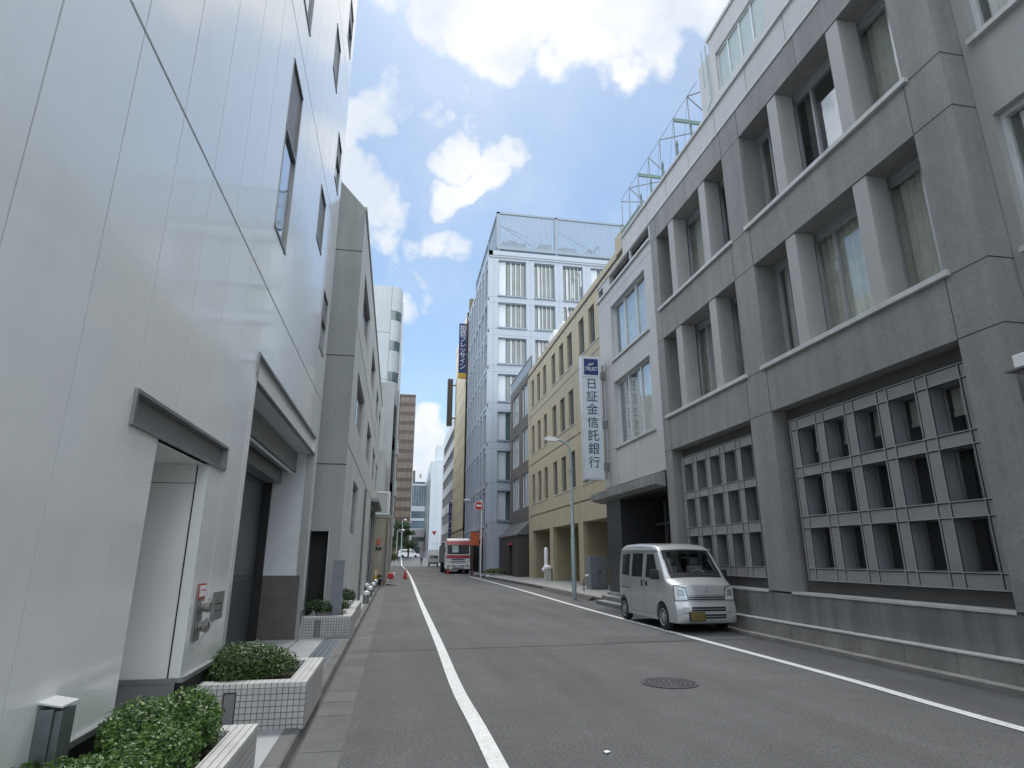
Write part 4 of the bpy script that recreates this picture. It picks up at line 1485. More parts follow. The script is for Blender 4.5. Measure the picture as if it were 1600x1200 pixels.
part('step_edge', MB().box(6.89, 6.9, 16.6, 21.2, .02, .10).box(7.19, 7.2, 16.6, 21.4, .14, .24), M['plinth_grey'], b2)

sg = thing('hanging_sign', 'tall white vertical bank sign with navy panel fixed to the pale stone building', 'sign', (7.2, 21.2, 4.25))
Ysg = 21.2
part('box', MB().box(6.66, 7.40, Ysg, Ysg + .34, 4.25, 9.0), M['alu_lt'], sg, bevel=.01)
part('face', MB().box(6.70, 7.36, Ysg - .012, Ysg - .001, 4.30, 8.95), M['signwhite'], sg)
part('face_joint', MB().box(6.66, 7.40, Ysg - .016, Ysg - .011, 8.14, 8.165).box(6.66, 7.40, Ysg - .016, Ysg - .011, 6.50, 6.525), M['alu'], sg)
part('navy_panel', MB().box(6.75, 7.31, Ysg - .02, Ysg - .012, 8.24, 8.88), M['navy'], sg, bevel=.004)
text_part('JSF', .13, sg, (7.03, Ysg - .024, 8.66), 0, M['white'], width=1.5, slant=.35)
tx = text_part('TRUST', .21, sg, (7.03, Ysg - .024, 8.47), 0, M['white'], width=.80, slant=.12)
for i, ch in enumerate('日証金信託銀行'):
    text_part(ch, .46, sg, (7.03, Ysg - .018, 7.86 - i * .50), 0, M['ink'])
part('bracket', MB().box(7.40, 7.68, Ysg + .1, Ysg + .2, 8.1, 8.4).box(7.40, 7.68, Ysg + .1, Ysg + .2, 6.2, 6.5).box(7.40, 7.68, Ysg + .1, Ysg + .2, 4.6, 4.9).tube([(7.55, Ysg + .2, 4.3), (7.55, Ysg + .2, 8.7)], .03, 8), M['steel_dark'], sg)

# ------------------------------------------------------------------ ochre building B3
X3 = 9.3
b3 = thing('office_building', 'ochre stone office building with rows of dark slot windows and open ground floor bays', 'building', (X3, 34, 0))
T = Fac(b3, (X3, 0, 0), -math.pi / 2)
wy = [(41.2, 42.0), (39.3, 40.2), (37.5, 38.4), (35.1, 36.05), (33.15, 34.15), (31.3, 32.3), (29.0, 29.95), (27.2, 28.15), (25.4, 26.35)]
wz = [(5.12, 7.12), (8.56, 10.6), (11.95, 14.0)]
wo3 = [(*yy(a, b), c, e) for a, b in wy for c, e in wz]
go = [(*yy(37.2, 42.0), .1, 3.26), (*yy(31.05, 36.4), .1, 3.26), (*yy(22.5, 30.25), .1, 3.26)]
mb = wall(MB(), -43.3, -21.9, .1, 14.6, wo3 + go, .22)
mb.q((-43.3, 0, 0), (-43.3, 9, 0), (-43.3, 9, 14.6), (-43.3, 0, 14.6)).q((-21.9, 0, 0), (-21.9, 9, 0), (-21.9, 9, 14.6), (-21.9, 0, 14.6)).q((-43.3, 0, 14.6), (-21.9, 0, 14.6), (-21.9, 9, 14.6), (-43.3, 9, 14.6))
T.part('wall', mb, M['b3'])
for o in wo3:
    T.win('slot', *o, .12)
gv = MB()
for z in (11.38, 7.86, 4.28):
    for a, b in ((36.75, 42.9), (30.8, 36.65), (22, 30.7)):
        gv.box(*yy(a, b), -.003, .02, z - .04, z + .04)
for y in (42.3, 36.7, 30.75, 33.6, 39.4, 28.3):
    gv.box(-y - .006, -y + .006, -.002, .02, 3.3 if y in (33.6, 39.4, 28.3) else .2, 5 if y in (33.6, 39.4, 28.3) else 14.2)
T.part('joint', gv, M['bronze'])
for c, e in wz:
    for a, b in ((37.3, 42.2), (31.1, 36.2), (25.2, 30.1)):
        T.part('sill', MB().box(*yy(a, b), -.04, .05, c - .05, c), M['sill'])
T.part('cornice', MB().box(-43.35, -21.9, -.06, .3, 14.6, 14.68), M['bronze'])
T.part('roof_edge', MB().box(-43.3, -21.9, .05, .4, 14.68, 15.15).box(-23.6, -22.5, -.1, .6, 14.7, 15.6), M['b3'])
gi = MB()
for a, b in ((37.2, 42.0), (31.05, 36.4), (22.5, 30.25)):
    u0, u1 = yy(a, b)
    gi.q((u0, 0.22, .1), (u0, 2.2, .1), (u0, 2.2, 3.26), (u0, .22, 3.26)).q((u1, 0.22, .1), (u1, 2.2, .1), (u1, 2.2, 3.26), (u1, .22, 3.26)).q((u0, 2.2, .1), (u0 + 3.6, 2.2, .1), (u0 + 3.6, 2.2, 3.26), (u0, 2.2, 3.26))
    gi.q((u0, .22, 3.26), (u1, .22, 3.26), (u1, 2.2, 3.26), (u0, 2.2, 3.26))
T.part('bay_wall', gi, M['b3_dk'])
T.part('bay_panel', MB().box(-37.6, -37.2, .4, 2.2, .1, 3.2).box(-33.0, -31.05, 2.15, 2.3, .1, 3.2).box(-38.6, -37.2, 2.15, 2.3, .1, 3.2).box(-26.8, -22.5, 2.15, 2.3, .1, 3.2), M['b3_in'])
T.part('bay_skirting', MB().box(-42.0, -37.2, 2.1, 2.2, .1, .3).box(-36.4, -31.05, 2.1, 2.2, .1, .3).box(-30.7, -30.3, -.01, .4, .1, .3), M['granite_dk'])
part('roof_rail', MB().tube([(8.9, 28, 15.2), (8.9, 28, 16.1), (8.9, 29.5, 16.1), (8.9, 29.5, 15.2)], .04, 6), M['alu_lt'], b3)
part('roof_pipe', MB().tube([(9.3, 32, 15.1), (9.3, 32, 15.8), (9.3, 33, 15.8)], .04, 6), M['alu_lt'], b3)
part('roof_unit', MB().box(9.4, 10.5, 35.5, 37, 15.1, 15.7).box(9.4, 10.2, 33.5, 34.5, 15.1, 15.5), M['white'], b3)

cb = thing('street_cabinet', 'grey blue steel utility cabinet standing on the pavement beside the granite pier', 'cabinet', (8.95, 27.2, .16))
part('body', MB().box(8.56, 9.35, 26.9, 27.6, .2, 1.58), M['cab'], cb, bevel=.015)
part('door', MB().box(8.60, 8.92, 26.885, 26.9, .26, 1.53).box(8.97, 9.31, 26.885, 26.9, .26, 1.53), M['cab'], cb, bevel=.004)
part('handle', MB().box(8.87, 8.90, 26.865, 26.885, .8, .95).box(8.99, 9.02, 26.865, 26.885, .8, .95), M['trim'], cb)
part('plinth', MB().box(8.54, 9.37, 26.88, 27.62, .14, .2), M['plinth_grey'], cb)
hr = thing('bicycle_rail', 'low curved handrail post with pale tip in front of the grey cabinet', 'rail', (7.95, 26, .14))
part('rail', MB().tube([(7.95, 26, .14), (7.95, 26, .6), (7.98, 26, .70), (8.05, 26, .76)], .028, 8), M['steel_dark'], hr)
part('tip', MB().tube([(8.04, 26, .755), (8.17, 26, .80)], .04, 8), M['white'], hr)
wp = thing('white_post', 'white round-topped stone post behind the covered litter bin under the ochre building', 'post', (9.1, 37.6, .15))
part('post', MB().lathe([(.13, 0), (.13, 1.85), (.10, 1.93), (.04, 1.97), (0, 1.98)], (9.15, 37.6, .15), 16), M['white'], wp, smooth=True)
wb = thing('covered_bin', 'stone litter bin with white cloth bag over its top by the ochre columns', 'bin', (9.0, 36.9, .15))
part('body', MB().box(8.86, 9.24, 36.75, 37.05, .14, .85), M['b2'], wb, bevel=.01)
part('bag', leaves(MB(), (9.05, 36.9, .93), (.3, .22, .25), 0, .01, 1) if 0 else MB().lathe([(.19, .82), (.25, .86), (.26, .95), (.2, 1.04), (.1, 1.08), (0, 1.09)], (9.04, 36.9, 0), 12).lathe([(.0, .7), (.1, .74), (.12, .85), (.05, .92), (0, .93)], (8.80, 36.88, 0), 8), M['white'], wb, smooth=True)

# ------------------------------------------------------------------ brown building B4 + low dark annex
b4 = thing('office_building', 'narrow rosy brown panelled building between the ochre and the blue white ones', 'building', (9.6, 47, 0))
U = Fac(b4, (9.6, 0, 0), -math.pi / 2)
uo = [(*yy(a, b), c, c + 2.6) for a, b in ((44.2, 47.2), (48.3, 51.3)) for c in (5.2, 8.7, 12.3)]
mb = wall(MB(), -52.2, -43.4, 0, 15.6, uo, .2)
mb.q((-43.4, 0, 0), (-43.4, 9, 0), (-43.4, 9, 15.6), (-43.4, 0, 15.6)).q((-52.2, 0, 15.6), (-43.4, 0, 15.6), (-43.4, 9, 15.6), (-52.2, 9, 15.6)).q((-52.2, 0, 0), (-52.2, 9, 0), (-52.2, 9, 15.6), (-52.2, 0, 15.6))
U.part('wall', mb, M['b4'])
for o in uo:
    U.win('three', *o, .08, cur='curtain2')
U.part('body', MB().box(-52, -43.6, .5, 8, .1, 15.4), M['black'])
U.part('glass_parapet', MB().box(-52.2, -43.4, .02, .06, 14.9, 16.5), M['screen'])
U.part('parapet_rail', MB().box(-52.2, -43.4, -.02, .1, 16.5, 16.58).box(-43.5, -43.4, -.02, .1, 15.6, 16.5), M['steel_dark'])
U.part('pipe', MB().tube([(-43.6, -.1, 4), (-43.6, -.1, 15.2)], .06, 6), M['trim'])
an = thing('annex', 'low dark brown gatehouse with sloping slate roof and small doorway', 'building', (8.6, 48, 0))
A = Fac(an, (8.6, 0, 0), -math.pi / 2)
mb = wall(MB(), -52, -44, .05, 3.1, [(*yy(46.0, 47.6), .1, 2.4)], .4)
mb.q((-44, 0, 0), (-44, 1, 0), (-44, 1, 3.1), (-44, 0, 3.1))
A.part('wall', mb, M['b4_dk'])
A.part('doorway', MB().box(*yy(46, 47.6), .38, .4, .1, 2.4), M['black'])
A.part('door_lintel', MB().box(*yy(45.8, 47.8), -.06, .02, 2.4, 2.55), M['red'])
A.part('roof', MB().q((-52.2, -.1, 3.1), (-43.9, -.1, 3.1), (-43.9, 1.0, 4.1), (-52.2, 1.0, 4.1)).q((-43.9, -.1, 3.1), (-43.9, 1.0, 3.1), (-43.9, 1.0, 4.1)).q((-52.2, -.1, 3.04), (-43.9, -.1, 3.04), (-43.9, -.1, 3.1), (-52.2, -.1, 3.1)), M['slate'])
hd = thing('hedge', 'low clipped yellow green hedge in a kerb bed before the gatehouse', 'hedge', (7.9, 49, 0))
part('foliage', leaves(leaves(MB(), (7.55, 49.3, .40), (.7, .8, .32), 1600, .10, 90, 8), (8.2, 49.3, .40), (.7, .8, .32), 1600, .10, 91, 8), M['leafD'], hd)
part('bed', MB().box(7.0, 8.8, 48.7, 50.0, .0, .22), M['block'], hd)

# ------------------------------------------------------------------ blue white building
bb = thing('office_building', 'blue white panelled office block with finned windows and rooftop screen', 'building', (7.8, 54, 0))
Z = Fac(bb, (0, 54, 0), 0)
rows = [(4.65, 7.25), (8.2, 10.87), (11.88, 14.53), (15.55, 18.2), (19.25, 21.87), (22.95, 25.55), (26.28, 30.1)]
colx = [(8.7, 11.5), (12.35, 14.45), (15.33, 17.42), (18.27, 20.4), (21.25, 23.4)]
zo = [(a, b, c, e) for a, b in colx for c, e in rows]
Z.part('wall', wall(MB(), 7.8, 24.3, 0, 30.35, zo, .5), M['blue'])
for i, o in enumerate(zo):
    pnl = (i * 3 + i // 7) % 3 == 0
    Z.win('finned', *o, .32, n=4 if not pnl else 3, off=.8 if pnl else 0)
Z.part('band', MB().box(7.76, 24.3, -.12, 0, 30.35, 30.55).box(7.7, 24.4, -.2, .2, 30.55, 31.0), M['blue'])
jn = MB()
for c, e in rows:
    jn.box(7.8, 24.3, -.006, .02, c - .22, c - .18).box(7.8, 24.3, -.006, .02, c - .85, c - .81)
for a, b in colx:
    jn.box(a - .45, a - .42, -.006, .02, 3.6, 30.3)
Z.part('joint', jn, M['blue_dk'])
for o in zo:
    Z.part('sill', MB().box(o[0] - .05, o[1] + .05, -.12, .3, o[2] - .14, o[2]), M['blue_dk'])
ZS = Fac(bb, (7.8, 0, 0), -math.pi / 2)
zso = []
for i in range(7):
    a = 55.0 + i * 2.3
    for c, e in rows[:-1] + [(26.28, 29.9)]:
        zso.append((*yy(a, a + 1.55), c - .25, e))
ZS.part('wall', wall(MB(), -71.6, -54, 0, 30.35, zso + [(*yy(56, 69), .1, 3.3)], .2), M['blue'], label='street side face with narrow window bays')
for o in zso:
    ZS.win('dark', *o, .1)
ZS.part('shopfront', MB().box(*yy(56, 69), .19, .25, .1, 3.3), M['black'])
ZS.part('body', MB().q((-71.6, 0, 0), (-71.6, 16, 0), (-71.6, 16, 30.3), (-71.6, 0, 30.3)).q((-71.6, 0, 30.3), (-54, 0, 30.3), (-54, 16, 30.3), (-71.6, 16, 30.3)), M['blue_dk'])
ZS.part('fin', MB().box(-71.7, -54, -.12, 0, 30.35, 30.55).box(-71.7, -53.8, -.1, .3, 30.55, 31.0), M['blue'])
fn_ = MB()
for i in range(8):
    a = 54.0 + i * 2.3 + (.0 if i == 0 else .25)
    fn_.box(*yy(a, a + .5), -.12, 0, 3.6, 30.35)
for c, e in rows:
    fn_.box(-71.6, -54, -.10, 0, c - .62, c - .3)
ZS.part('pilaster', fn_, M['blue'])
# rooftop screen
sr = MB()
for x in (8.65, 14.7, 22.0):
    sr.box(x - .15, x + .15, 54.0, 54.3, 31.0, 35.5)
sr.box(8.5, 24.3, 54.0, 54.2, 35.35, 35.55).box(8.5, 24.3, 53.9, 54.3, 31.3, 31.65).box(8.5, 8.8, 54, 71, 35.35, 35.55).box(8.5, 8.8, 54, 71, 31.3, 31.6)
for y in (60, 66, 71):
    sr.box(8.5, 8.8, y - .15, y + .15, 31, 35.5)
part('roof_screen_frame', sr, M['screen'], bb)
sv = MB()
x = 8.9
while x < 24.2:
    sv.box(x - .05, x + .05, 54.08, 54.12, 31.65, 35.35)
    x += .19
y = 54.5
while y < 71:
    sv.box(8.62, 8.66, y - .07, y + .07, 31.65, 35.35)
    y += .30
part('roof_screen_louvre', sv, M['screen'], bb)
un = MB()
un.box(9.6, 12.2, 57, 59, 31, 33.9).box(10.2, 11.2, 57, 59, 33.9, 34.1).box(13.6, 15, 57, 59, 31, 34.0).box(15.6, 17.8, 57, 59, 31, 33.8).box(19.2, 21.4, 57, 59, 31, 33.3)
un.tube([(18.0, 57, 32.6), (19.2, 57, 33.9), (19.6, 57, 33.4)], .22, 8).tube([(19.6, 57, 33.2), (20.1, 57, 34.3), (20.4, 57, 34.2)], .18, 8)
part('roof_plant', un, M['screen'], bb)
part('roof', MB().box(8.2, 24, 54.4, 71, 30.4, 31.05), M['blue_dk'], bb)
part('roof_brace', MB().tube([(8.9, 55.5, 35), (14.5, 55.5, 31.6)], .04, 5).tube([(9.2, 55.5, 34.8), (12, 55.5, 33.8)], .04, 5).tube([(15, 55.5, 35), (21, 55.5, 31.6)], .04, 5), M['screen'], bb)

# no-entry sign and post
ne = thing('no_entry_sign', 'round red no entry sign with white bar on a tall white pole beside the truck', 'traffic sign', (6.5, 48, 0))
part('pole', MB().tube([(6.5, 48, 0), (6.5, 48, 5.7), (6.42, 48, 5.9)], .045, 10), M['white'], ne)
part('disc', MB().lathe([(0, 0), (.325, 0), (.325, .015), (0, .015)], (6.28, 47.885, 5.40), 28, 'y'), M['red'], ne)
part('rim', MB().lathe([(0, 0), (.37, 0), (.37, .02), (0, .02)], (6.28, 47.902, 5.40), 28, 'y'), M['white'], ne)
part('bar', MB().box(6.06, 6.50, 47.872, 47.884, 5.34, 5.48), M['white'], ne)
lp2 = thing('street_lamp', 'small pale street lamp arm above the no entry sign', 'street lamp', (6.9, 52, 0))
part('pole', MB().tube([(6.95, 52, 0), (6.95, 52, 5.6), (6.8, 52, 6.0), (6.0, 52, 6.2)], [.06, .05, .035, .03], 8), M['grey_steel'], lp2)
part('lamp_head', MB().box(5.5, 6.1, 51.9, 52.1, 6.16, 6.26), M['white'], lp2, bevel=.03)
part('pole_band', MB().lathe([(.09, 0), (.09, .3)], (6.95, 52, 2.6), 10), M['trim'], lp2)
ob = thing('banner_sign', 'orange red signboard on a brown stand in front of the blue white building', 'sign', (6.7, 53, 0))
part('board', MB().box(6.3, 7.3, 53.2, 53.3, 2.5, 3.6), M['orange'], ob)
part('board_edge', MB().box(6.28, 7.32, 53.18, 53.32, 3.6, 3.66), M['bark'], ob)
part('stand', MB().box(6.4, 6.55, 53.25, 53.35, 0, 3.6).box(7.1, 7.25, 53.25, 53.35, 0, 3.6), M['bark'], ob)
solo('stone_ball', MB().lathe([(0, 0), (.1, .02), (.15, .12), (.12, .22), (0, .26)], n=12), M['white'], 'small white round stone at the foot of the no entry pole', 'stone', (6.95, 47.2, .0), smooth=True)

# street lamp (near)
sl_ = thing('street_lamp', 'tall pale green street lamp with curved arm standing at the right kerb behind the van', 'street lamp', (6.8, 23.5, 0))
part('pole', MB().lathe([(.085, 0), (.085, 2.3), (.07, 2.32), (.062, 4.9)], (6.8, 23.5, 0), 14), M['pole'], sl_, smooth=True)
part('arm', MB().tube([(6.8, 23.5, 4.9), (6.8, 23.5, 5.5), (6.77, 23.5, 5.75), (6.68, 23.5, 5.95), (6.5, 23.5, 6.08), (6.3, 23.5, 6.12), (6.15, 23.5, 6.12)], [.058, .05, .045, .04, .036, .034, .034], 10), M['pole'], sl_, smooth=True)
part('lamp_head', MB().prism([(6.22, 6.16), (6.1, 6.2), (5.9, 6.22), (5.76, 6.19), (5.72, 6.14), (5.8, 6.09), (6.1, 6.07), (6.22, 6.09)], 23.41, 23.59, 'y'), M['white'], sl_, bevel=.02)
part('collar', MB().lathe([(.095, 0), (.095, .06)], (6.8, 23.5, 2.28), 14).lathe([(.1, 0), (.1, .05)], (6.8, 23.5, 4.88), 14), M['pole'], sl_)

# ------------------------------------------------------------------ hotel and far right side
ht = thing('hotel', 'tall cream tiled hotel with tiny scattered windows beyond the blue white block', 'building', (7.7, 80, 0))
H_ = Fac(ht, (7.7, 0, 0), -math.pi / 2)
hw_ = []
for j in range(13):
    for i in range(7):
        z = 6.2 + j * 2.0
        y = 74.2 + i * 2.1 + (.7 if j % 2 else 0)
        hw_.append((-y - .42, -y, z, z + (1.5 if (i * 5 + j * 3) % 11 == 0 else .85)))
hl = [(-74.5 - i * 2 - .8, -74.5 - i * 2, .5, 4.2) for i in range(7)]
mb = wall(MB(), -88, -72.6, 0, 32, hw_ + hl, .06)
mb.q((-88, 0, 0), (-88, 12, 0), (-88, 12, 32), (-88, 0, 32)).q((-88, 0, 32), (-72.6, 0, 32), (-72.6, 12, 32), (-88, 12, 32))
H_.part('wall', mb, M['cream'])
H_.part('body', MB().box(-87.9, -72.7, .3, 11.9, .1, 31.9), M['cream_dk'])
for o in hw_ + hl:
    H_.win('dark', *o, .0)
H_.part('end_wall', MB().box(-72.6, -71.7, .15, 12, 0, 33.6).box(-72.8, -72.6, -.05, .0, 4.5, 32), M['cream_dk'])
H_.part('band', MB().box(-88, -72.6, -.08, 0, 4.6, 4.8), M['cream_dk'])
hs_ = thing('hanging_sign', 'tall navy vertical hotel sign with white lettering and gold foot high on the cream hotel', 'sign', (7.3, 73, 24))
part('box', MB().box(6.72, 7.68, 73.0, 73.5, 23.9, 30.6), M['navy'], hs_)
part('foot', MB().box(6.72, 7.68, 72.98, 73.52, 23.3, 23.9), M['yellow'], hs_)
for i, ch in enumerate('相鉄フレッサイン'):
    text_part(ch, .86, hs_, (7.2, 72.97, 29.9 - i * .74), 0, M['paper'])
bs_ = thing('banner_sign', 'narrow blue vertical sign with white lettering at the foot of the striped building', 'sign', (8, 98, 4))
part('board', MB().box(7.35, 8.3, 89.2, 89.4, 4.0, 9.2), M['navy'], bs_)
for i, ch in enumerate('フレッサイン'):
    text_part(ch, .86, bs_, (7.82, 89.17, 8.7 - i * .82), 0, M['paper'])
ds = thing('hanging_sign', 'dark brown blank vertical sign box projecting from the far end of the cream hotel', 'sign', (7.2, 86, 20))
part('box', MB().box(6.45, 7.2, 86.4, 87.4, 20.0, 27.0), M['bronze'], ds)
part('bracket', MB().box(7.2, 7.7, 86.7, 86.9, 21, 21.2).box(7.2, 7.7, 86.7, 86.9, 26, 26.2), M['steel_dark'], ds)
st_ = thing('office_building', 'white banded office building with dark window strips beyond the cream hotel', 'building', (7.8, 98, 0))
S_ = Fac(st_, (7.8, 0, 0), -math.pi / 2)
so = [(*yy(88.3, 109.5), 3.6 + i * 3.0, 5.2 + i * 3.0) for i in range(6)] + [(*yy(89, 109), .2, 2.9)]
mb = wall(MB(), -110, -88.05, 0, 22.2, so, .3)
mb.q((-110, 0, 22.2), (-88.05, 0, 22.2), (-88.05, 10, 22.2), (-110, 10, 22.2)).q((-88.05, 0, 0), (-88.05, 10, 0), (-88.05, 10, 22.2), (-88.05, 0, 22.2))
S_.part('wall', mb, M['white'])
for o in so:
    S_.part('window', MB().box(o[0], o[1], .2, .25, o[2], o[3]), M['stripe_dk'])
S_.part('mullion', MB().box(-109.5, -88.3, .1, .2, 4.3, 4.4), M['steel_dark'])
wt = thing('office_tower', 'plain white tiled tower with dark glazed side strip at the far end of the street', 'building', (10.8, 170, 1.35))
part('wall', MB().box(8.7, 13.4, 170, 192, 1, 27.4).box(8.2, 8.7, 174, 190, 1, 24.5), M['tower_w'], wt)
part('penthouse', MB().box(10.2, 13.2, 172, 180, 27.8, 32.3).box(11.6, 13, 171.9, 172, 27.4, 27.8), M['tower_w'], wt)
part('joint', MB().box(10.3, 10.34, 169.98, 170.01, 2, 27.4).box(12.0, 12.04, 169.98, 170.01, 2, 27.4), M['alu'], wt)
part('glass_strip', MB().box(8.66, 8.70, 170.6, 173.6, 2, 22.5).box(8.17, 8.2, 174, 190, 3, 22.5), M['stripe_dk'], wt)
fb = thing('office_building', 'distant blue glass building with white rooftop sign block across the avenue', 'building', (6, 200, 1.35))
part('wall', MB().box(2.2, 9.0, 200, 215, 1, 25.0), M['far1'], fb)
part('roof_block', MB().box(5.2, 9.0, 199.8, 206, 25.0, 28.8), M['white'], fb)
part('roof_wall', MB().box(2.0, 5.2, 199.9, 206, 25.0, 28.6), M['b4'], fb)
part('emblem', MB().box(6.6, 7.2, 199.7, 199.8, 26.3, 27.6), M['beige'], fb)
bd_ = MB()
for z, h in ((23.8, .5), (15.6, 1.6), (12.6, .8), (9.3, .9), (7.0, 1.8), (3, 3)):
    bd_.box(2.1, 9.05, 199.85, 200, z, z + h)
part('band', bd_, M['tower_g'], fb)
vb = MB()
for i in range(9):
    vb.box(2.5 + i * .8, 2.6 + i * .8, 199.9, 200, 16.8, 23.6)
part('mullion', vb, M['alu'], fb)
fb2 = thing('shop_building', 'low white building across the avenue behind the parked cars', 'building', (8, 180, 1.35))
part('wall', MB().box(4.2, 9.0, 186, 199, 1, 9.4), M['white'], fb2)
part('window', MB().box(4.6, 7.0, 185.9, 186, 2.5, 4.5).box(4.6, 8.6, 185.9, 186, 6.0, 7.2), M['far1'], fb2)
bt = thing('office_tower', 'slender bronze glass tower standing above the tree at the end of the street', 'building', (1.2, 152, 1.35))
wb_ = [( -.75, 3.25)]
part('wall', MB().box(-8, 3.25, 152, 172, 1, 41.5), M['bronze'], bt)
for r in range(16):
    z = 3.6 + r * 2.38
    for c in range(3):
        x = -.55 + c * 1.27
        part('window', MB().box(x, x + 1.15, 151.93, 151.99, z, z + 1.45), M['brownglass'], bt)
part('corner_post', MB().box(3.2, 3.35, 151.9, 172, 1, 41.6).box(-8, 3.35, 151.9, 172, 41.5, 41.7), M['alu'], bt)
hz_ = thing('office_building', 'distant grey block closing the view behind the trees', 'building', (-6, 175, 1.35))
part('wall', MB().box(-20, -1, 176, 190, 1, 20), M['b2'], hz_)
part('window', MB().box(-19, -1.5, 175.9, 176, 4, 6).box(-19, -1.5, 175.9, 176, 8, 10), M['stripe_dk'], hz_)
# far left row
fl = thing('office_building', 'grey office block along the left side beyond the rounded tower', 'building', (-1.2, 95, 0))
L5 = Fac(fl, (-1.3, 0, 0), math.pi / 2)
lo = [(84 + i * 4, 87 + i * 4, 3.5 + j * 3.4, 5.3 + j * 3.4) for i in range(7) for j in range(5)]
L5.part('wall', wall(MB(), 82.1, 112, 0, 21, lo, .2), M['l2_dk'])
for o in lo:
    L5.win('dark', *o, .12)
L5.part('body', MB().box(82.1, 112, .2, 8, 0, 21), M['l2_dk'])


# ------------------------------------------------------------------ trees
def tree(name, label, x, y, z0, h, r, n, ls, seed, m, group=None):
    t = thing(name, label, 'tree', (x, y, z0), group=group)
    tk = MB()
    rr = random.Random(seed)
    tk.tube([(x, y, z0), (x + .1, y, z0 + h * .25), (x - .1, y + .1, z0 + h * .55)], [.22, .16, .08], 8)
    part('trunk', tk, M['bark'], t)
    br = MB()
    for i in range(7):
        a = rr.random() * 6.28
        z = z0 + h * (.25 + .04 * i)
        br.tube([(x, y, z), (x + math.cos(a) * r * .4, y + math.sin(a) * r * .4, z + h * .14), (x + math.cos(a) * r * .75, y + math.sin(a) * r * .75, z + h * .3)], [.08, .05, .02], 5)
    part('limb', br, M['bark'], t)
    cr_ = MB()
    for i in range(9):
        a = rr.random() * 6.28
        q = rr.random() ** .5 * r * .62
        zz = z0 + h * (.32 + .56 * rr.random())
        s = r * (.62 + .34 * rr.random())
        leaves(cr_, (x + math.cos(a) * q, y + math.sin(a) * q, zz), (s, s, s * .75), n // 9, ls, seed * 7 + i, 4, .5, .6)
    part('crown', cr_, m, t)
    return t


tree('street_tree', 'dark green street tree in front of the bronze glass tower, left of the parked cars', .4, 141, 1.2, 8.5, 2.5, 4200, .42, 3, M['leafC'], 'street trees at the far end')
tree('street_tree', 'smaller street tree nearer the white building, just right of the far lamp posts', 2.9, 143, 1.3, 6.2, 1.7, 2600, .40, 5, M['leafC'], 'street trees at the far end')
tree('street_tree', 'street tree at the left kerb half hidden by the buildings at the far end', -2.0, 136, .9, 8.5, 2.3, 3400, .42, 9, M['leafC'], 'street trees at the far end')
hb = thing('shrub', 'yellow green shrub at the left kerb near the far end of the street', 'shrub', (-.55, 108, 0))
part('foliage', leaves(MB(), (-.5, 108, 1.4), (.9, 1.4, 1.7), 1500, .24, 77, 8), M['leafD'], hb)
part('stem', MB().tube([(-.6, 108, 0), (-.6, 108, 1.6)], .07, 6), M['bark'], hb)
for (x, y, h, dx, lb) in ((1.15, 125, 8.3, .55, 'taller white street lamp with round head at the far end of the street'), (.25, 122, 6.3, 1.1, 'shorter pale street lamp with long arm at the far end of the street')):
    t = thing('street_lamp', lb, 'street lamp', (x, y, gz(y)), group='far street lamps')
    part('pole', MB().tube([(x, y, gz(y)), (x, y, h * .6), (x, y, h + gz(y))], [.10, .08, .05], 8), M['pole'], t)
    part('arm', MB().tube([(x, y, h + gz(y)), (x + dx * .4, y, h + .25 + gz(y)), (x + dx, y, h + .2 + gz(y))], .045, 6), M['pole'], t)
    part('lamp_head', MB().lathe([(0, -.12), (.2, -.05), (.24, .08), (.1, .2), (0, .2)], (x + dx, y, h + .15 + gz(y)), 10), M['white'], t)
ss = thing('stop_sign', 'dark red inverted triangle stop sign on a thin post in front of the white tower', 'traffic sign', (7.35, 112, 0))
part('pole', MB().tube([(7.3, 112, 0), (7.3, 112, 5.9)], .045, 6).tube([(7.3, 112, 5.2), (6.9, 112, 5.2)], .03, 5), M['pole'], ss)
part('panel', MB().prism([(6.25, 5.95), (7.15, 5.95), (6.7, 5.15)], 111.9, 111.93, 'y'), M['red'], ss)
fe = MB()
for i in range(8):
    fe.box(6.4 + i * .35, 6.47 + i * .35, 112.4, 112.47, 1.9, 3.9)
fe.box(6.4, 9, 112.38, 112.5, 3.85, 3.95)
solo('fence', fe, M['white'], 'white upright railings behind the small white truck', 'fence')

# ------------------------------------------------------------------ the silver van
van = thing('van', 'small silver high-roof van parked on the white line facing the camera', 'van', (6.6, 12.62, 0), 0)


def interp(t, pts):
    if t <= pts[0][0]:
        return pts[0][1]
    for (a, b), (c, d) in zip(pts, pts[1:]):
        if t <= c:
            k = (t - a) / (c - a)
            return b + (d - b) * k
    return pts[-1][1]


def vtop(s):
    return interp(s, [(0, .955), (.03, .985), (.10, 1.01), (.25, 1.055), (.40, 1.10), (.47, 1.155), (.98, 1.71), (1.04, 1.755), (1.14, 1.80), (1.35, 1.845), (1.8, 1.875), (2.5, 1.885), (3.0, 1.875), (3.22, 1.845), (3.33, 1.78), (3.395, 1.66)])


def vhw(s, z):
    w = .735 - max(0, z - 1.06) * .135 - max(0, .45 - z) * .04
    if s < .35:
        w *= 1 - .07 * (1 - s / .35) ** 2
    if s > 3.2:
        w *= 1 - .03 * ((s - 3.2) / .195) ** 2
    return w


def vwarp(s, x, z):
    b = .15 * (abs(x) / .735) ** 3 * max(0, 1 - s / .9)
    f = interp(z, [(.19, .05), (.27, .0), (.52, 0), (.565, .012), (.60, .045), (.97, .085)]) * max(0, 1 - s / .45)
    return s + b + f


def vP(x, s, z):
    return (x, vwarp(s, x, z), z)


def vroof(x, s):
    hwm = vhw(s, vtop(s)) - .09
    c = min(1, abs(x) / max(hwm, .1))
    return vP(x, s, vtop(s) - .022 * c * c)


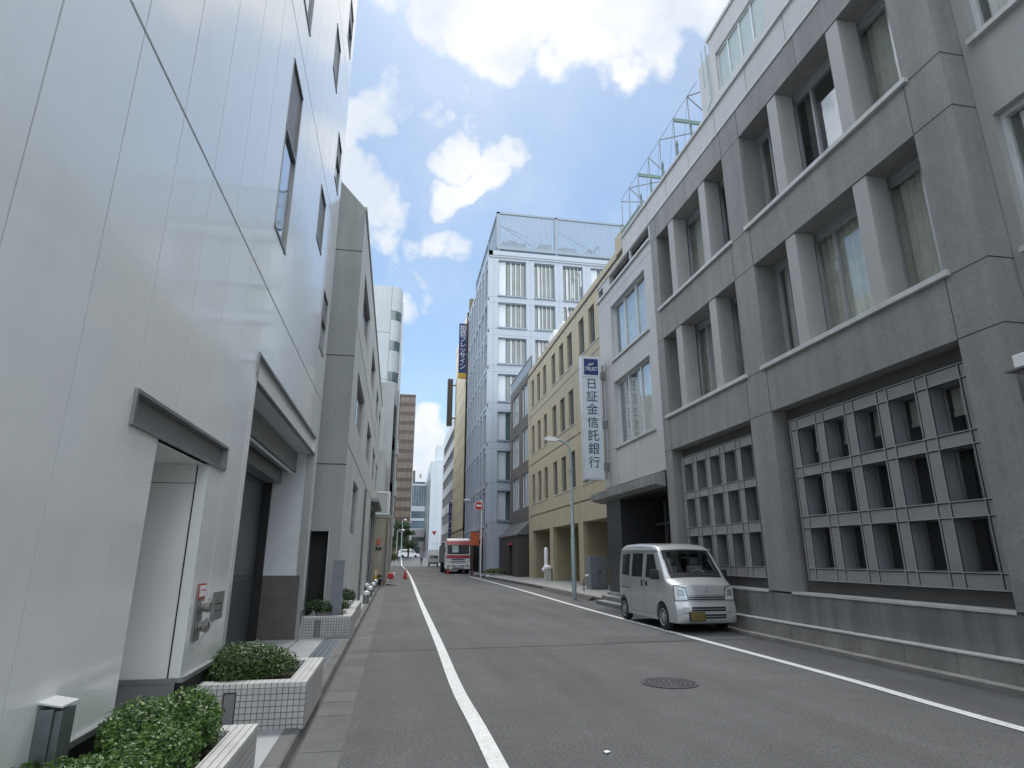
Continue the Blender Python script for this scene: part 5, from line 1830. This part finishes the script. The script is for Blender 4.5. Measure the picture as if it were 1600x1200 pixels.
def vbody():
    bm = bmesh.new()
    ST = [0, .03, .1, .18, .25, .33, .40, .47, .515, .65, .80, .965, 1.04, 1.14, 1.25, 1.35, 1.6, 1.9, 2.2, 2.5, 2.75, 3.0, 3.12, 3.22, 3.28, 3.33, 3.37, 3.395]
    NX, NS, NA = 10, 10, 4
    rings = []
    for s in ST:
        zt_ = vtop(s)
        zb = .20
        zs_ = zt_ - .10
        Lp = []
        for i in range(NS + 1):
            z = zb + (zs_ - zb) * i / NS
            Lp.append((-vhw(s, z), z))
        w1_ = vhw(s, zs_)
        for i in range(1, NA + 1):
            t = math.pi / 2 * i / NA
            Lp.append((-(w1_ - .09 * (1 - math.cos(t))), zs_ + (.10 - .022) * math.sin(t)))
        xr = -Lp[-1][0]
        ring = [vP(x, s, z) for x, z in Lp]
        for i in range(1, NX):
            x = -xr + 2 * xr * i / NX
            ring.append(vP(x, s, zt_ - .022 * (x / xr) ** 2))
        ring += [vP(-x, s, z) for x, z in reversed(Lp)]
        rings.append(([bm.verts.new(p) for p in ring], Lp))
    n = len(rings[0][0])
    for (a, _), (b, _) in zip(rings, rings[1:]):
        for i in range(n):
            j = (i + 1) % n
            bm.faces.new((a[i], a[j], b[j], b[i]))
    # front face: rows between left and right
    a, Lp = rings[0]
    prev = None
    for i, (x0, z) in enumerate(Lp):
        row = [a[i]]
        if i == len(Lp) - 1:
            row = a[i:i + NX + 1]
        else:
            for k in range(1, NX):
                x = x0 + (-2 * x0) * k / NX
                zz = z
                row.append(bm.verts.new(vP(x, 0, zz)))
            row.append(a[n - 1 - i])
        if prev:
            for k in range(NX):
                bm.faces.new((prev[k], prev[k + 1], row[k + 1], row[k]))
        prev = row
    bm.faces.new(rings[-1][0])
    bmesh.ops.recalc_face_normals(bm, faces=bm.faces)
    me = bpy.data.meshes.new('body')
    bm.to_mesh(me)
    bm.free()
    for p in me.polygons:
        p.use_smooth = True
    me.materials.append(M['van'])
    return me


def cut_arches(me, cyls, m2):
    o = bpy.data.objects.new('tmp_body', me)
    COL.objects.link(o)
    cb_ = MB()
    for (y, z, r, x0, x1) in cyls:
        cb_.lathe([(0, x0), (r, x0), (r, x1), (0, x1)] if 0 else [(r, x0), (r, x1)], (0, y, z), 36, 'x')
    cm = cb_.mesh('tmp_cut', m2)
    c = bpy.data.objects.new('tmp_cut', cm)
    COL.objects.link(c)
    md = o.modifiers.new('b', 'BOOLEAN')
    md.object = c
    md.operation = 'DIFFERENCE'
    md.solver = 'EXACT'
    dg = bpy.context.evaluated_depsgraph_get()
    out = bpy.data.meshes.new_from_object(o.evaluated_get(dg))
    bpy.data.objects.remove(o)
    bpy.data.objects.remove(c)
    out.name = 'body'
    try:
        out.set_sharp_from_angle(angle=R(35))
    except Exception:
        pass
    return out


WY = (.74, 3.12)
vb_ = vbody()
vb2 = cut_arches(vb_, [(WY[0], .29, .325, -.9, -.42), (WY[0], .29, .325, .42, .9), (WY[1] - .0, .29, .325, -.9, -.42), (WY[1], .29, .325, .42, .9)], M['trim'])
if len(vb2.polygons) < 200:
    vb2 = vb_
bm = bmesh.new()
bm.from_mesh(vb2)
dl = []
for f_ in bm.faces:
    c_ = f_.calc_center_median()
    if .52 < c_.y < .97 and abs(c_.x) < .53 and c_.z > 1.14 and f_.normal.z > .2:
        dl.append(f_)
bmesh.ops.delete(bm, geom=dl, context='FACES')
bm.to_mesh(vb2)
bm.free()
part('body', vb2, None, van, W[van.name].copy())
ci = MB()
pf = [(.47, .80), (.535, 1.13), (.97, 1.62), (1.1, 1.70), (3.1, 1.74), (3.1, .80)]
for sx in (-.60, .60):
    ci.q(*[(sx * (.9 if z > 1.5 else 1), y, z) for y, z in pf])
for (y0_, z0_), (y1_, z1_) in zip(pf[2:], pf[3:] + pf[:1]):
    ci.q((-.6, y0_, z0_), (.6, y0_, z0_), (.6, y1_, z1_), (-.6, y1_, z1_))
lpart('cabin_lining', ci, M['room_dk'], van)
lpart('dashboard', MB().prism([(.50, .95), (.545, 1.115), (.80, 1.13), (.90, 1.05), (.90, .85), (.5, .85)], -.58, .58, 'x'), M['trim'], van, bevel=.02)
lpart('papers', MB().box(-.42, -.12, .60, .76, 1.132, 1.14), M['paper'], van)
for sx in (-.32, .32):
    st_o = lpart('seat', MB().box(sx - .2, sx + .2, 1.12, 1.24, .85, 1.36).box(sx - .2, sx + .2, .85, 1.2, .80, .9), M['seat'], van, bevel=.04)
    part('headrest', MB().box(sx - .11, sx + .11, 1.14, 1.22, 1.38, 1.54), M['seat'], st_o, W[van.name].copy(), bevel=.03)
tw = [(.32 + .17 * math.cos(t * math.pi / 8), .93 + .10 * math.sin(t * math.pi / 8), 1.14 + .13 * math.sin(t * math.pi / 8)) for t in range(17)]
lpart('steering_wheel', MB().tube(tw, .014, 6), M['alu'], van, smooth=True)
lpart('rear_mirror', MB().box(-.11, .11, .93, .96, 1.50, 1.56), M['trim'], van, bevel=.01)
lpart('rear_glass_light', MB().box(-.45, .45, 3.06, 3.09, 1.2, 1.6), M['curtain2'], van)


def patch_mb(fn, c, o0=-.006, o1=.004, n=8, m_=8, mb=None, mi=0):
    """bilinear patch on surface fn(u,v); corners c = 4 (u,v); offset along the surface normal"""
    mb = mb or MB()
    grid = {}
    for i in range(n + 1):
        for j in range(m_ + 1):
            a, b = i / n, j / m_
            u = (c[0][0] * (1 - a) + c[1][0] * a) * (1 - b) + (c[3][0] * (1 - a) + c[2][0] * a) * b
            v = (c[0][1] * (1 - a) + c[1][1] * a) * (1 - b) + (c[3][1] * (1 - a) + c[2][1] * a) * b
            p = Vector(fn(u, v))
            du = Vector(fn(u + .004, v)) - Vector(fn(u - .004, v))
            dv = Vector(fn(u, v + .004)) - Vector(fn(u, v - .004))
            nn = du.cross(dv).normalized()
            ctr = Vector((0, 1.7, .95))
            if nn.dot(p - ctr) < 0:
                nn = -nn
            grid[i, j] = (p + nn * o0, p + nn * o1)
    for i in range(n):
        for j in range(m_):
            mb.q(*[grid[q][1] for q in ((i, j), (i + 1, j), (i + 1, j + 1), (i, j + 1))], mi=mi)
    for i in range(n):
        for j in (0, m_):
            mb.q(grid[i, j][0], grid[i + 1, j][0], grid[i + 1, j][1], grid[i, j][1], mi=mi)
    for j in range(m_):
        for i in (0, n):
            mb.q(grid[i, j][0], grid[i, j + 1][0], grid[i, j + 1][1], grid[i, j][1], mi=mi)
    return mb


fF = lambda x, z: vP(x, 0, z)
fT = lambda x, s: vroof(x, s)
fS = lambda sg_: (lambda s, z: vP(sg_ * vhw(s, z), s, z))
V = lambda nm, mb, m, **k: lpart(nm, mb, m, van, smooth=True, **k)
V('windscreen', patch_mb(fT, [(-.585, .515), (.585, .515), (.545, .965), (-.545, .965)], .0, .004, 16, 10), M['carglass'])
ws = MB()
for c in ([(-.61, .495), (.61, .495), (.59, .53), (-.59, .53)], [(-.585, .95), (.585, .95), (.565, .985), (-.565, .985)],
          [(-.61, .495), (-.515, .50), (-.49, .98), (-.565, .985)], [(.515, .50), (.61, .495), (.565, .985), (.49, .98)]):
    patch_mb(fT, c, -.01, .006, 10, 10, ws)
V('windscreen_seal', ws, M['trim'])
V('wiper', MB().tube([(-.1, .62, 1.14), (-.45, .66, 1.185)], .009, 6).tube([(.35, .62, 1.14), (0, .66, 1.2)], .009, 6), M['trim'])
V('cowl', patch_mb(fT, [(-.60, .425), (.60, .425), (.60, .49), (-.60, .49)], -.004, .003, 12, 2), M['trim'])
for sg_ in (-1, 1):
    f = fS(sg_)
    V('side_glass', patch_mb(f, [(.87, 1.10), (1.58, 1.10), (1.58, 1.60), (1.20, 1.60)], -.005, .005, 6, 5), M['pane_dk'])
    V('side_glass', patch_mb(f, [(1.815, 1.10), (2.475, 1.10), (2.475, 1.62), (1.815, 1.62)], -.005, .005, 6, 5), M['pane_dk'])
    V('side_glass', patch_mb(f, [(2.675, 1.11), (3.14, 1.14), (3.20, 1.60), (2.675, 1.62)], -.005, .005, 6, 5), M['pane_dk'])
    sl_mb = MB()
    for c in ([(.84, 1.085), (1.59, 1.085), (1.59, 1.615), (1.185, 1.615)], [(1.80, 1.085), (2.49, 1.085), (2.49, 1.635), (1.80, 1.635)], [(2.66, 1.095), (3.155, 1.125), (3.215, 1.615), (2.66, 1.635)]):
        patch_mb(f, c, -.005, .002, 6, 5, sl_mb)
    V('window_seal', sl_mb, M['trim'])
    sm = MB()
    for s in (.98, 1.70, 2.58):
        patch_mb(f, [(s, .30 if s != .98 else .62), (s + .006, .30 if s != .98 else .62), (s + .006, 1.66 if s != .98 else 1.06), (s, 1.66 if s != .98 else 1.06)], -.002, .0015, 1, 8, sm)
    patch_mb(f, [(.98, .300), (2.58, .300), (2.58, .306), (.98, .306)], -.002, .0015, 8, 1, sm)
    patch_mb(f, [(.98, 1.655), (3.25, 1.66), (3.25, 1.672), (.98, 1.667)], -.002, .002, 8, 1, sm)
    V('door_seam', sm, M['trim'])
    V('slide_rail', patch_mb(f, [(2.60, .80), (3.30, .80), (3.30, .825), (2.60, .825)], -.003, .010, 6, 1), M['steel_dark'])
    V('body_crease', patch_mb(f, [(.95, .815), (3.30, .83), (3.30, .84), (.95, .825)], -.002, .006, 10, 1), M['van'])
    V('door_handle', patch_mb(f, [(1.50, .90), (1.60, .90), (1.60, 1.0), (1.50, 1.0)], -.005, .014, 2, 2), M['trim'])
    V('door_handle', patch_mb(f, [(1.80, .88), (1.86, .88), (1.86, 1.02), (1.80, 1.02)], -.005, .014, 2, 2), M['trim'])
    mr_ = V('mirror', MB().box(sg_ * .74 - .0, sg_ * .93, .78, .86, 1.06, 1.27) if sg_ > 0 else MB().box(-.93, -.74, .78, .86, 1.06, 1.27), M['trim'], bevel=.025)
    V('mirror_arm', MB().tube([(sg_ * .66, .86, 1.1), (sg_ * .78, .83, 1.13)], .03, 8), M['trim'])
    hx = sg_
    hl_ = V('headlight', patch_mb(fF, [(hx * .43, .665), (hx * .675, .655), (hx * .675, .955), (hx * .47, .90)], -.01, .010, 6, 6), M['lamp'])
    V('headlight_seal', patch_mb(fF, [(hx * .415, .65), (hx * .69, .64), (hx * .69, .972), (hx * .455, .915)], -.01, .004, 6, 6), M['trim'])
    part('reflector', patch_mb(fF, [(hx * .49, .745), (hx * .62, .74), (hx * .62, .87), (hx * .50, .855)], .008, .013, 4, 4), M['steel'], hl_, W[van.name].copy())
    part('bulb', patch_mb(fF, [(hx * .52, .765), (hx * .60, .76), (hx * .60, .84), (hx * .525, .835)], .012, .018, 4, 4), M['rim'], hl_, W[van.name].copy())
    part('indicator', patch_mb(fF, [(hx * .45, .675), (hx * .60, .672), (hx * .60, .705), (hx * .45, .705)], .009, .013, 3, 1), M['alu_lt'], hl_, W[van.name].copy())
    V('fog_lamp_cover', patch_mb(fF, [(hx * .43, .44), (hx * .56, .44), (hx * .56, .52), (hx * .43, .52)], -.004, .008, 3, 2), M['van'])
    V('turn_slot', patch_mb(fF, [(hx * .43, .40), (hx * .56, .40), (hx * .56, .408), (hx * .43, .408)], -.004, .003, 3, 1), M['trim'])
gr_v = MB()
for z in (.665, .705):
    patch_mb(fF, [(-.41, z), (.41, z), (.41, z + .022), (-.41, z + .022)], -.004, .005, 10, 1, gr_v)
V('grille_slot', gr_v, M['trim'])
gb_v = MB()
for z in (.645, .690, .732):
    patch_mb(fF, [(-.42, z), (.42, z), (.42, z + .016), (-.42, z + .016)], -.004, .014, 10, 1, gb_v)
V('grille_bar', gb_v, M['rim'])
bo_v = MB()
for z in (.49, .44, .345, .295):
    x0 = -.38 if z > .4 else -.10
    patch_mb(fF, [(x0, z), (.40, z), (.40, z + .038), (x0, z + .038)], -.004, .003, 10, 1, bo_v)
V('bumper_slot', bo_v, M['trim'])
V('bumper_seam', patch_mb(fF, [(-.66, .598), (.66, .598), (.66, .606), (-.66, .606)], -.003, .002, 12, 1), M['trim'])
V('bonnet_seam', patch_mb(fF, [(-.45, .755), (.45, .755), (.45, .76), (-.45, .76)], -.003, .002, 12, 1), M['trim'])
V('emblem', MB().lathe([(0, 0), (.030, 0), (.026, .012), (0, .014)], (0, .055, .84), 16, 'y'), M['rim'])
V('number_plate', MB().box(-.44, -.11, -.035, -.02, .255, .42), M['plate'], bevel=.003)
V('plate_holder', MB().box(-.45, -.10, -.02, .02, .245, .43), M['trim'])
V('valance', MB().box(-.55, .55, .12, .3, .17, .22).box(-.6, .6, .3, 3.2, .19, .26), M['trim'])
V('roof_rib', patch_mb(fT, [(-.45, 1.4), (-.44, 1.4), (-.44, 3.1), (-.45, 3.1)], 0, .006, 1, 8, patch_mb(fT, [(.45, 1.4), (.44, 1.4), (.44, 3.1), (.45, 3.1)], 0, .006, 1, 8)), M['van'])
V('gutter_strip', patch_mb(fS(-1), [(1.0, 1.70), (3.28, 1.72), (3.28, 1.745), (1.0, 1.725)], -.002, .022, 12, 1, patch_mb(fS(1), [(1.0, 1.70), (3.28, 1.72), (3.28, 1.745), (1.0, 1.725)], -.002, .022, 12, 1)), M['van_lt'])
wheel_src = None
for sy in WY:
    for sg_ in (-1, 1):
        w = V('wheel', MB().lathe([(.17, -.07), (.262, -.07), (.280, -.05), (.280, .05), (.262, .07), (.17, .07)], (sg_ * .645, sy, .28), 32, 'x'), M['rubber'])
        rim = MB().lathe([(.0, .0), (.05, .01), (.06, .0), (.15, -.012), (.172, .005), (.178, .0), (.178, -.06), (0, -.06)] if sg_ > 0 else [(0, 0), (.05, -.01), (.06, 0), (.15, .012), (.172, -.005), (.178, 0), (.178, .06), (0, .06)], (sg_ * .724, sy, .28), 28, 'x')
        part('rim', rim, M['rim'], w, W[van.name].copy(), smooth=True)
        hm = MB()
        for k in range(8):
            t = 2 * math.pi * k / 8
            hm.lathe([(.016, 0), (.016, sg_ * .004), (0, sg_ * .004)], (sg_ * .718, sy + .115 * math.cos(t), .28 + .115 * math.sin(t)), 8, 'x')
        part('rim_hole', hm, M['trim'], w, W[van.name].copy())
V('wheel_well', MB().box(-.42, .42, .42, 1.06, .22, .62).box(-.42, .42, 2.8, 3.3, .22, .62), M['trim'])

# ------------------------------------------------------------------ truck
tr = thing('truck', 'white and red fronted heavy truck parked facing the camera beside the blue white building', 'truck', (5.95, 60, 0))
X0, X1 = 4.82, 7.08
part('cab', MB().prism([(60.0, .55), (60.0, 1.75), (60.12, 2.75), (60.4, 3.0), (62.0, 3.0), (62.0, .55)], X0, X1, 'x'), M['white'], tr, bevel=.05)
part('roof_fairing', MB().prism([(60.25, 3.0), (60.5, 3.2), (61.5, 3.3), (61.9, 3.0)], X0 + .1, X1 - .1, 'x'), M['white'], tr, bevel=.04)
part('roof_band', MB().prism([(60.02, 2.66), (60.08, 2.99), (60.42, 3.1), (60.42, 2.7)], X0 - .01, X1 + .01, 'x'), M['truckred'], tr)
part('windscreen', MB().prism([(59.985, 1.80), (60.085, 2.62), (60.14, 2.62), (60.04, 1.80)], X0 + .08, X1 - .08, 'x'), M['pane_dk'], tr)
part('sunshade', MB().prism([(59.975, 1.95), (60.06, 2.6), (60.09, 2.6), (60.0, 1.95)], X0 + .55, X0 + 1.15, 'x'), M['pane_lt'], tr)
part('stripe', MB().box(X0 + .02, X1 - .02, 59.97, 60.02, 1.42, 1.70), M['truckred'], tr)
part('grille', MB().box(X0 + .5, X1 - .5, 59.97, 60.02, 1.28, 1.36).box(X0 + .5, X1 - .5, 59.97, 60.02, 1.12, 1.18).box(X0 + .1, X0 + .6, 59.97, 60.02, 1.05, 1.09).box(X1 - .6, X1 - .1, 59.97, 60.02, 1.05, 1.09).box(X0 + .5, X1 - .5, 59.97, 60.02, .96, 1.0), M['trim'], tr)
part('bumper', MB().box(X0 - .02, X1 + .02, 59.82, 60.3, .42, .92), M['white'], tr, bevel=.05)
for a in (X0 + .06, X1 - .46):
    part('headlight', MB().box(a, a + .4, 59.80, 59.84, .62, .78), M['lamp'], tr)
    part('lamp_recess', MB().box(a, a + .36, 59.80, 59.83, .80, .84), M['trim'], tr)
part('number_plate', MB().box(5.72, 6.16, 59.79, 59.82, .62, .82), M['signwhite'], tr)
part('bumper_slot', MB().box(X0 + .55, X1 - .55, 59.81, 59.825, .48, .56).box(X0 + .55, 5.70, 59.81, 59.825, .66, .76).box(6.2, X1 - .55, 59.81, 59.825, .66, .76), M['trim'], tr)
part('mirror', MB().box(X1 + .08, X1 + .26, 59.9, 60.0, 1.9, 2.5).box(X0 - .26, X0 - .12, 59.9, 60.0, 1.9, 2.4).box(X1, X1 + .1, 59.9, 59.95, 2.45, 2.5).box(X0 - .2, X0, 59.9, 59.95, 2.35, 2.4), M['trim'], tr)
part('marker_lamp', MB().lathe([(0, 0), (.25, 0), (.28, .15), (.15, .28), (0, .3)], (X1 - .2, 60.8, 3.0), 12), M['white'], tr)
part('chassis', MB().box(X0 + .2, X1 - .2, 60.3, 69, .5, .9), M['trim'], tr)
part('tank', MB().prism([(X0, 1.0), (X1, 1.0), (X1, 2.6), (X1 - .4, 2.95), (X0 + .4, 2.95), (X0, 2.6)], 62.3, 69, 'y'), M['cab'], tr, bevel=.08)
part('top_rail', MB().box(X0, X0 + .4, 62.2, 69, 2.95, 3.05), M['white'], tr)
for y in (61.2, 66.5, 67.8):
    for x in (X0 + .02, X1 - .34):
        w = part('wheel', MB().lathe([(.2, 0), (.5, 0), (.52, .04), (.52, .28), (.5, .32), (.2, .32)], (x, y, .52), 22, 'x'), M['rubber'], tr)
        part('rim', MB().lathe([(0, .02), (.3, .02), (.3, .3), (0, .3)], (x, y, .52), 14, 'x'), M['rim'], w)


def cone(label, x, y, src=None):
    if src:
        return copy_thing(src, (x, y, 0), label)
    t = thing('traffic_cone', label, 'traffic cone', (x, y, 0), group='red traffic cones')
    lpart('base', MB().prism([(-.19, -.19), (.19, -.19), (.19, .19), (-.19, .19)], 0, .03, 'z'), M['trim'], t)
    lpart('body', MB().lathe([(.14, .03), (.04, .66), (.03, .70), (0, .70)], n=16), M['cone'], t, smooth=True)
    return t


c0 = cone('red traffic cone beside the left white lane line', .80, 46.3)
cone('red traffic cone at the left front corner of the truck', 4.92, 59.0, c0)
cone('red traffic cone at the right front corner of the truck', 7.22, 59.2, c0)

# small roadside things on the left
yb = thing('standing_board', 'small yellow folding caution board standing by the beige wall', 'caution board', (-.98, 35.2, .1))
part('panel', MB().prism([(-1.08, .1), (-.86, .1), (-.90, .82), (-.95, .90), (-1.0, .90), (-1.04, .82)], 35.1, 35.14, 'y'), M['yellow'], yb)
part('rear_panel', MB().prism([(-1.08, .1), (-.86, .1), (-.93, .86), (-1.0, .86)], 35.3, 35.33, 'y'), M['yellow'], yb)
part('label', MB().box(-1.01, -.94, 35.09, 35.10, .6, .82), M['white'], yb)
pt = thing('flower_pot', 'dark round pot with a pale top beside the yellow board', 'pot', (-.78, 34.6, .1))
part('pot', MB().lathe([(.1, 0), (.16, .28), (.14, .3), (0, .3)], (-.76, 34.6, .1), 14), M['trim'], pt)
part('plant', leaves(MB(), (-.76, 34.6, .5), (.16, .16, .16), 200, .07, 5), M['leafD'], pt)
rd = thing('barrier_weight', 'low red and white plastic barrier block lying at the left kerb near the cone', 'barrier', (-.25, 43, 0))
part('block', MB().box(-.50, -.02, 42.8, 43.2, .12, .52), M['cone'], rd, bevel=.08)
part('cap', MB().box(-.55, -.42, 42.78, 43.1, .5, .75).box(-.1, .06, 42.85, 43.1, .3, .55).box(-.45, -.3, 42.78, 42.9, .0, .14), M['white'], rd, bevel=.03)
ky = thing('kerb_ramp', 'dark rubber kerb ramp lying at the end of the left gutter', 'kerb ramp', (-.4, 36.6, 0))
part('ramp', MB().prism([(-.75, 0), (.35, 0), (-.7, .12)], 36.3, 37.0, 'y'), M['trim'], ky)


# ------------------------------------------------------------------ far cars
def car(name, label, cat_, x, y, z, L, h, prof, m, rz=0, group=None, wd_=1.7):
    t = thing(name, label, cat_, (x, y, z), rz, group)
    lpart('body', MB().prism(prof, 0, wd_, 'y') if 0 else MB().prism(prof, 0, wd_, 'y'), m, t, bevel=.06)
    return t


pv = [(0, .3), (0, .75), (.9, .95), (1.7, 1.75), (2.1, 1.85), (4.5, 1.85), (4.75, 1.5), (4.75, .3)]
fv = thing('van', 'long white van standing across the far end of the street', 'van', (.9, 148.6, 1.36), group='cars crossing at the far end')
mirr = [(4.75 - a, b) for a, b in pv]
lpart('body', MB().prism(mirr, 0, 1.7, 'y'), M['van_lt'], fv, bevel=.06)
lpart('window', MB().prism([(.35, 1.15), (2.6, 1.15), (2.6, 1.65), (.35, 1.65)], -.01, 0, 'y').prism([(2.75, 1.15), (3.6, 1.1), (3.05, 1.62), (2.75, 1.65)], -.01, 0, 'y'), M['pane_dk'], fv)
for x in (.9, 3.85):
    lpart('wheel', MB().lathe([(0, -.02), (.32, -.02), (.32, .2), (0, .2)], (x, 0, .32), 16, 'y'), M['rubber'], fv)
sc_ = thing('car', 'white saloon car partly hidden behind the long white van', 'car', (-1.2, 151.5, 1.36), group='cars crossing at the far end')
lpart('body', MB().prism([(0, .3), (0, .75), (.3, .85), (1.1, .95), (1.7, 1.4), (3.0, 1.4), (3.7, .95), (4.4, .85), (4.4, .3)], 0, 1.7, 'y'), M['van_lt'], sc_, bevel=.05)
lpart('window', MB().prism([(1.25, .98), (1.75, 1.33), (2.95, 1.33), (3.5, .98)], -.01, 0, 'y'), M['pane_dk'], sc_)
for x in (.85, 3.5):
    lpart('wheel', MB().lathe([(0, -.02), (.3, -.02), (.3, .2), (0, .2)], (x, 0, .3), 16, 'y'), M['rubber'], sc_)
kt = thing('truck', 'small white box truck seen past the left side of the heavy truck', 'truck', (6.2, 104, 0))
part('cab', MB().prism([(104, .5), (104, 1.3), (104.4, 2.1), (105.6, 2.1), (105.6, .5)], 5.5, 7.1, 'x'), M['white'], kt, bevel=.05)
part('cargo_box', MB().box(5.4, 7.2, 105.7, 109, .7, 2.7), M['white'], kt, bevel=.04)
part('windscreen', MB().prism([(103.98, 1.3), (104.36, 2.0), (104.4, 2.0), (104.02, 1.3)], 5.6, 7.0, 'x'), M['pane_dk'], kt)
part('bumper', MB().box(5.5, 7.1, 103.9, 104.1, .4, .7), M['plinth_grey'], kt)
for x in (5.5, 6.9):
    part('wheel', MB().lathe([(0, 0), (.36, 0), (.36, .2), (0, .2)], (x, 104.8, .36), 14, 'x'), M['rubber'], kt)


# ------------------------------------------------------------------ the person
def person(x, y, z, h):
    k = h / 1.72
    J = {'pel': (0, 0, .92), 'waist': (0, 0, 1.08), 'chest': (0, 0, 1.28), 'neck': (0, 0, 1.44), 'head': (0, -.01, 1.54), 'top': (0, 0, 1.66),
         'shL': (-.19, 0, 1.38), 'elL': (-.25, .03, 1.10), 'haL': (-.24, -.06, .86), 'shR': (.19, 0, 1.38), 'elR': (.25, .0, 1.10), 'haR': (.24, .08, .86),
         'hL': (-.09, 0, .88), 'kL': (-.10, -.12, .50), 'aL': (-.10, -.10, .09), 'tL': (-.10, -.24, .04), 'hR': (.09, 0, .88), 'kR': (.10, .05, .49), 'aR': (.10, .22, .11), 'tR': (.10, .10, .04)}
    rad = {'pel': .15, 'waist': .135, 'chest': .155, 'neck': .065, 'head': .095, 'top': .08, 'shL': .07, 'elL': .05, 'haL': .035, 'shR': .07, 'elR': .05, 'haR': .035,
           'hL': .10, 'kL': .065, 'aL': .045, 'tL': .04, 'hR': .10, 'kR': .065, 'aR': .045, 'tR': .04}
    E_ = [('pel', 'waist'), ('waist', 'chest'), ('chest', 'neck'), ('neck', 'head'), ('head', 'top'), ('chest', 'shL'), ('shL', 'elL'), ('elL', 'haL'), ('chest', 'shR'), ('shR', 'elR'), ('elR', 'haR'),
          ('pel', 'hL'), ('hL', 'kL'), ('kL', 'aL'), ('aL', 'tL'), ('pel', 'hR'), ('hR', 'kR'), ('kR', 'aR'), ('aR', 'tR')]
    names_ = list(J)
    me = bpy.data.meshes.new('tmp')
    me.from_pydata([tuple(c * k for c in J[n]) for n in names_], [(names_.index(a), names_.index(b)) for a, b in E_], [])
    o = bpy.data.objects.new('tmp', me)
    COL.objects.link(o)
    o.modifiers.new('s', 'SKIN')
    for i, n in enumerate(names_):
        me.skin_vertices[0].data[i].radius = (rad[n] * k, rad[n] * k * .85)
    me.skin_vertices[0].data[0].use_root = True
    sb = o.modifiers.new('u', 'SUBSURF')
    sb.levels = 1
    dg = bpy.context.evaluated_depsgraph_get()
    out = bpy.data.meshes.new_from_object(o.evaluated_get(dg))
    bpy.data.objects.remove(o)
    out.name = 'body'
    out.materials.clear()
    out.materials.append(M['skin'])
    out.materials.append(M['suit'])
    for p in out.polygons:
        p.use_smooth = True
        zc = p.center.z / k
        p.material_index = 0 if (zc > 1.44 or (abs(p.center.x) > .2 * k and zc < .92)) else 1
    t = thing('person', 'pedestrian in dark clothes walking in the road near the far end', 'person', (x, y, z))
    part('body', out, None, t, W[t.name].copy())
    lpart('hair', MB().lathe([(0, 1.70), (.07, 1.69), (.105, 1.62), (.10, 1.55), (.06, 1.53)], (0, .02, 0), 12), M['trim'], t, smooth=True)
    return t


person(4.95, 120, gz(120), 1.72)
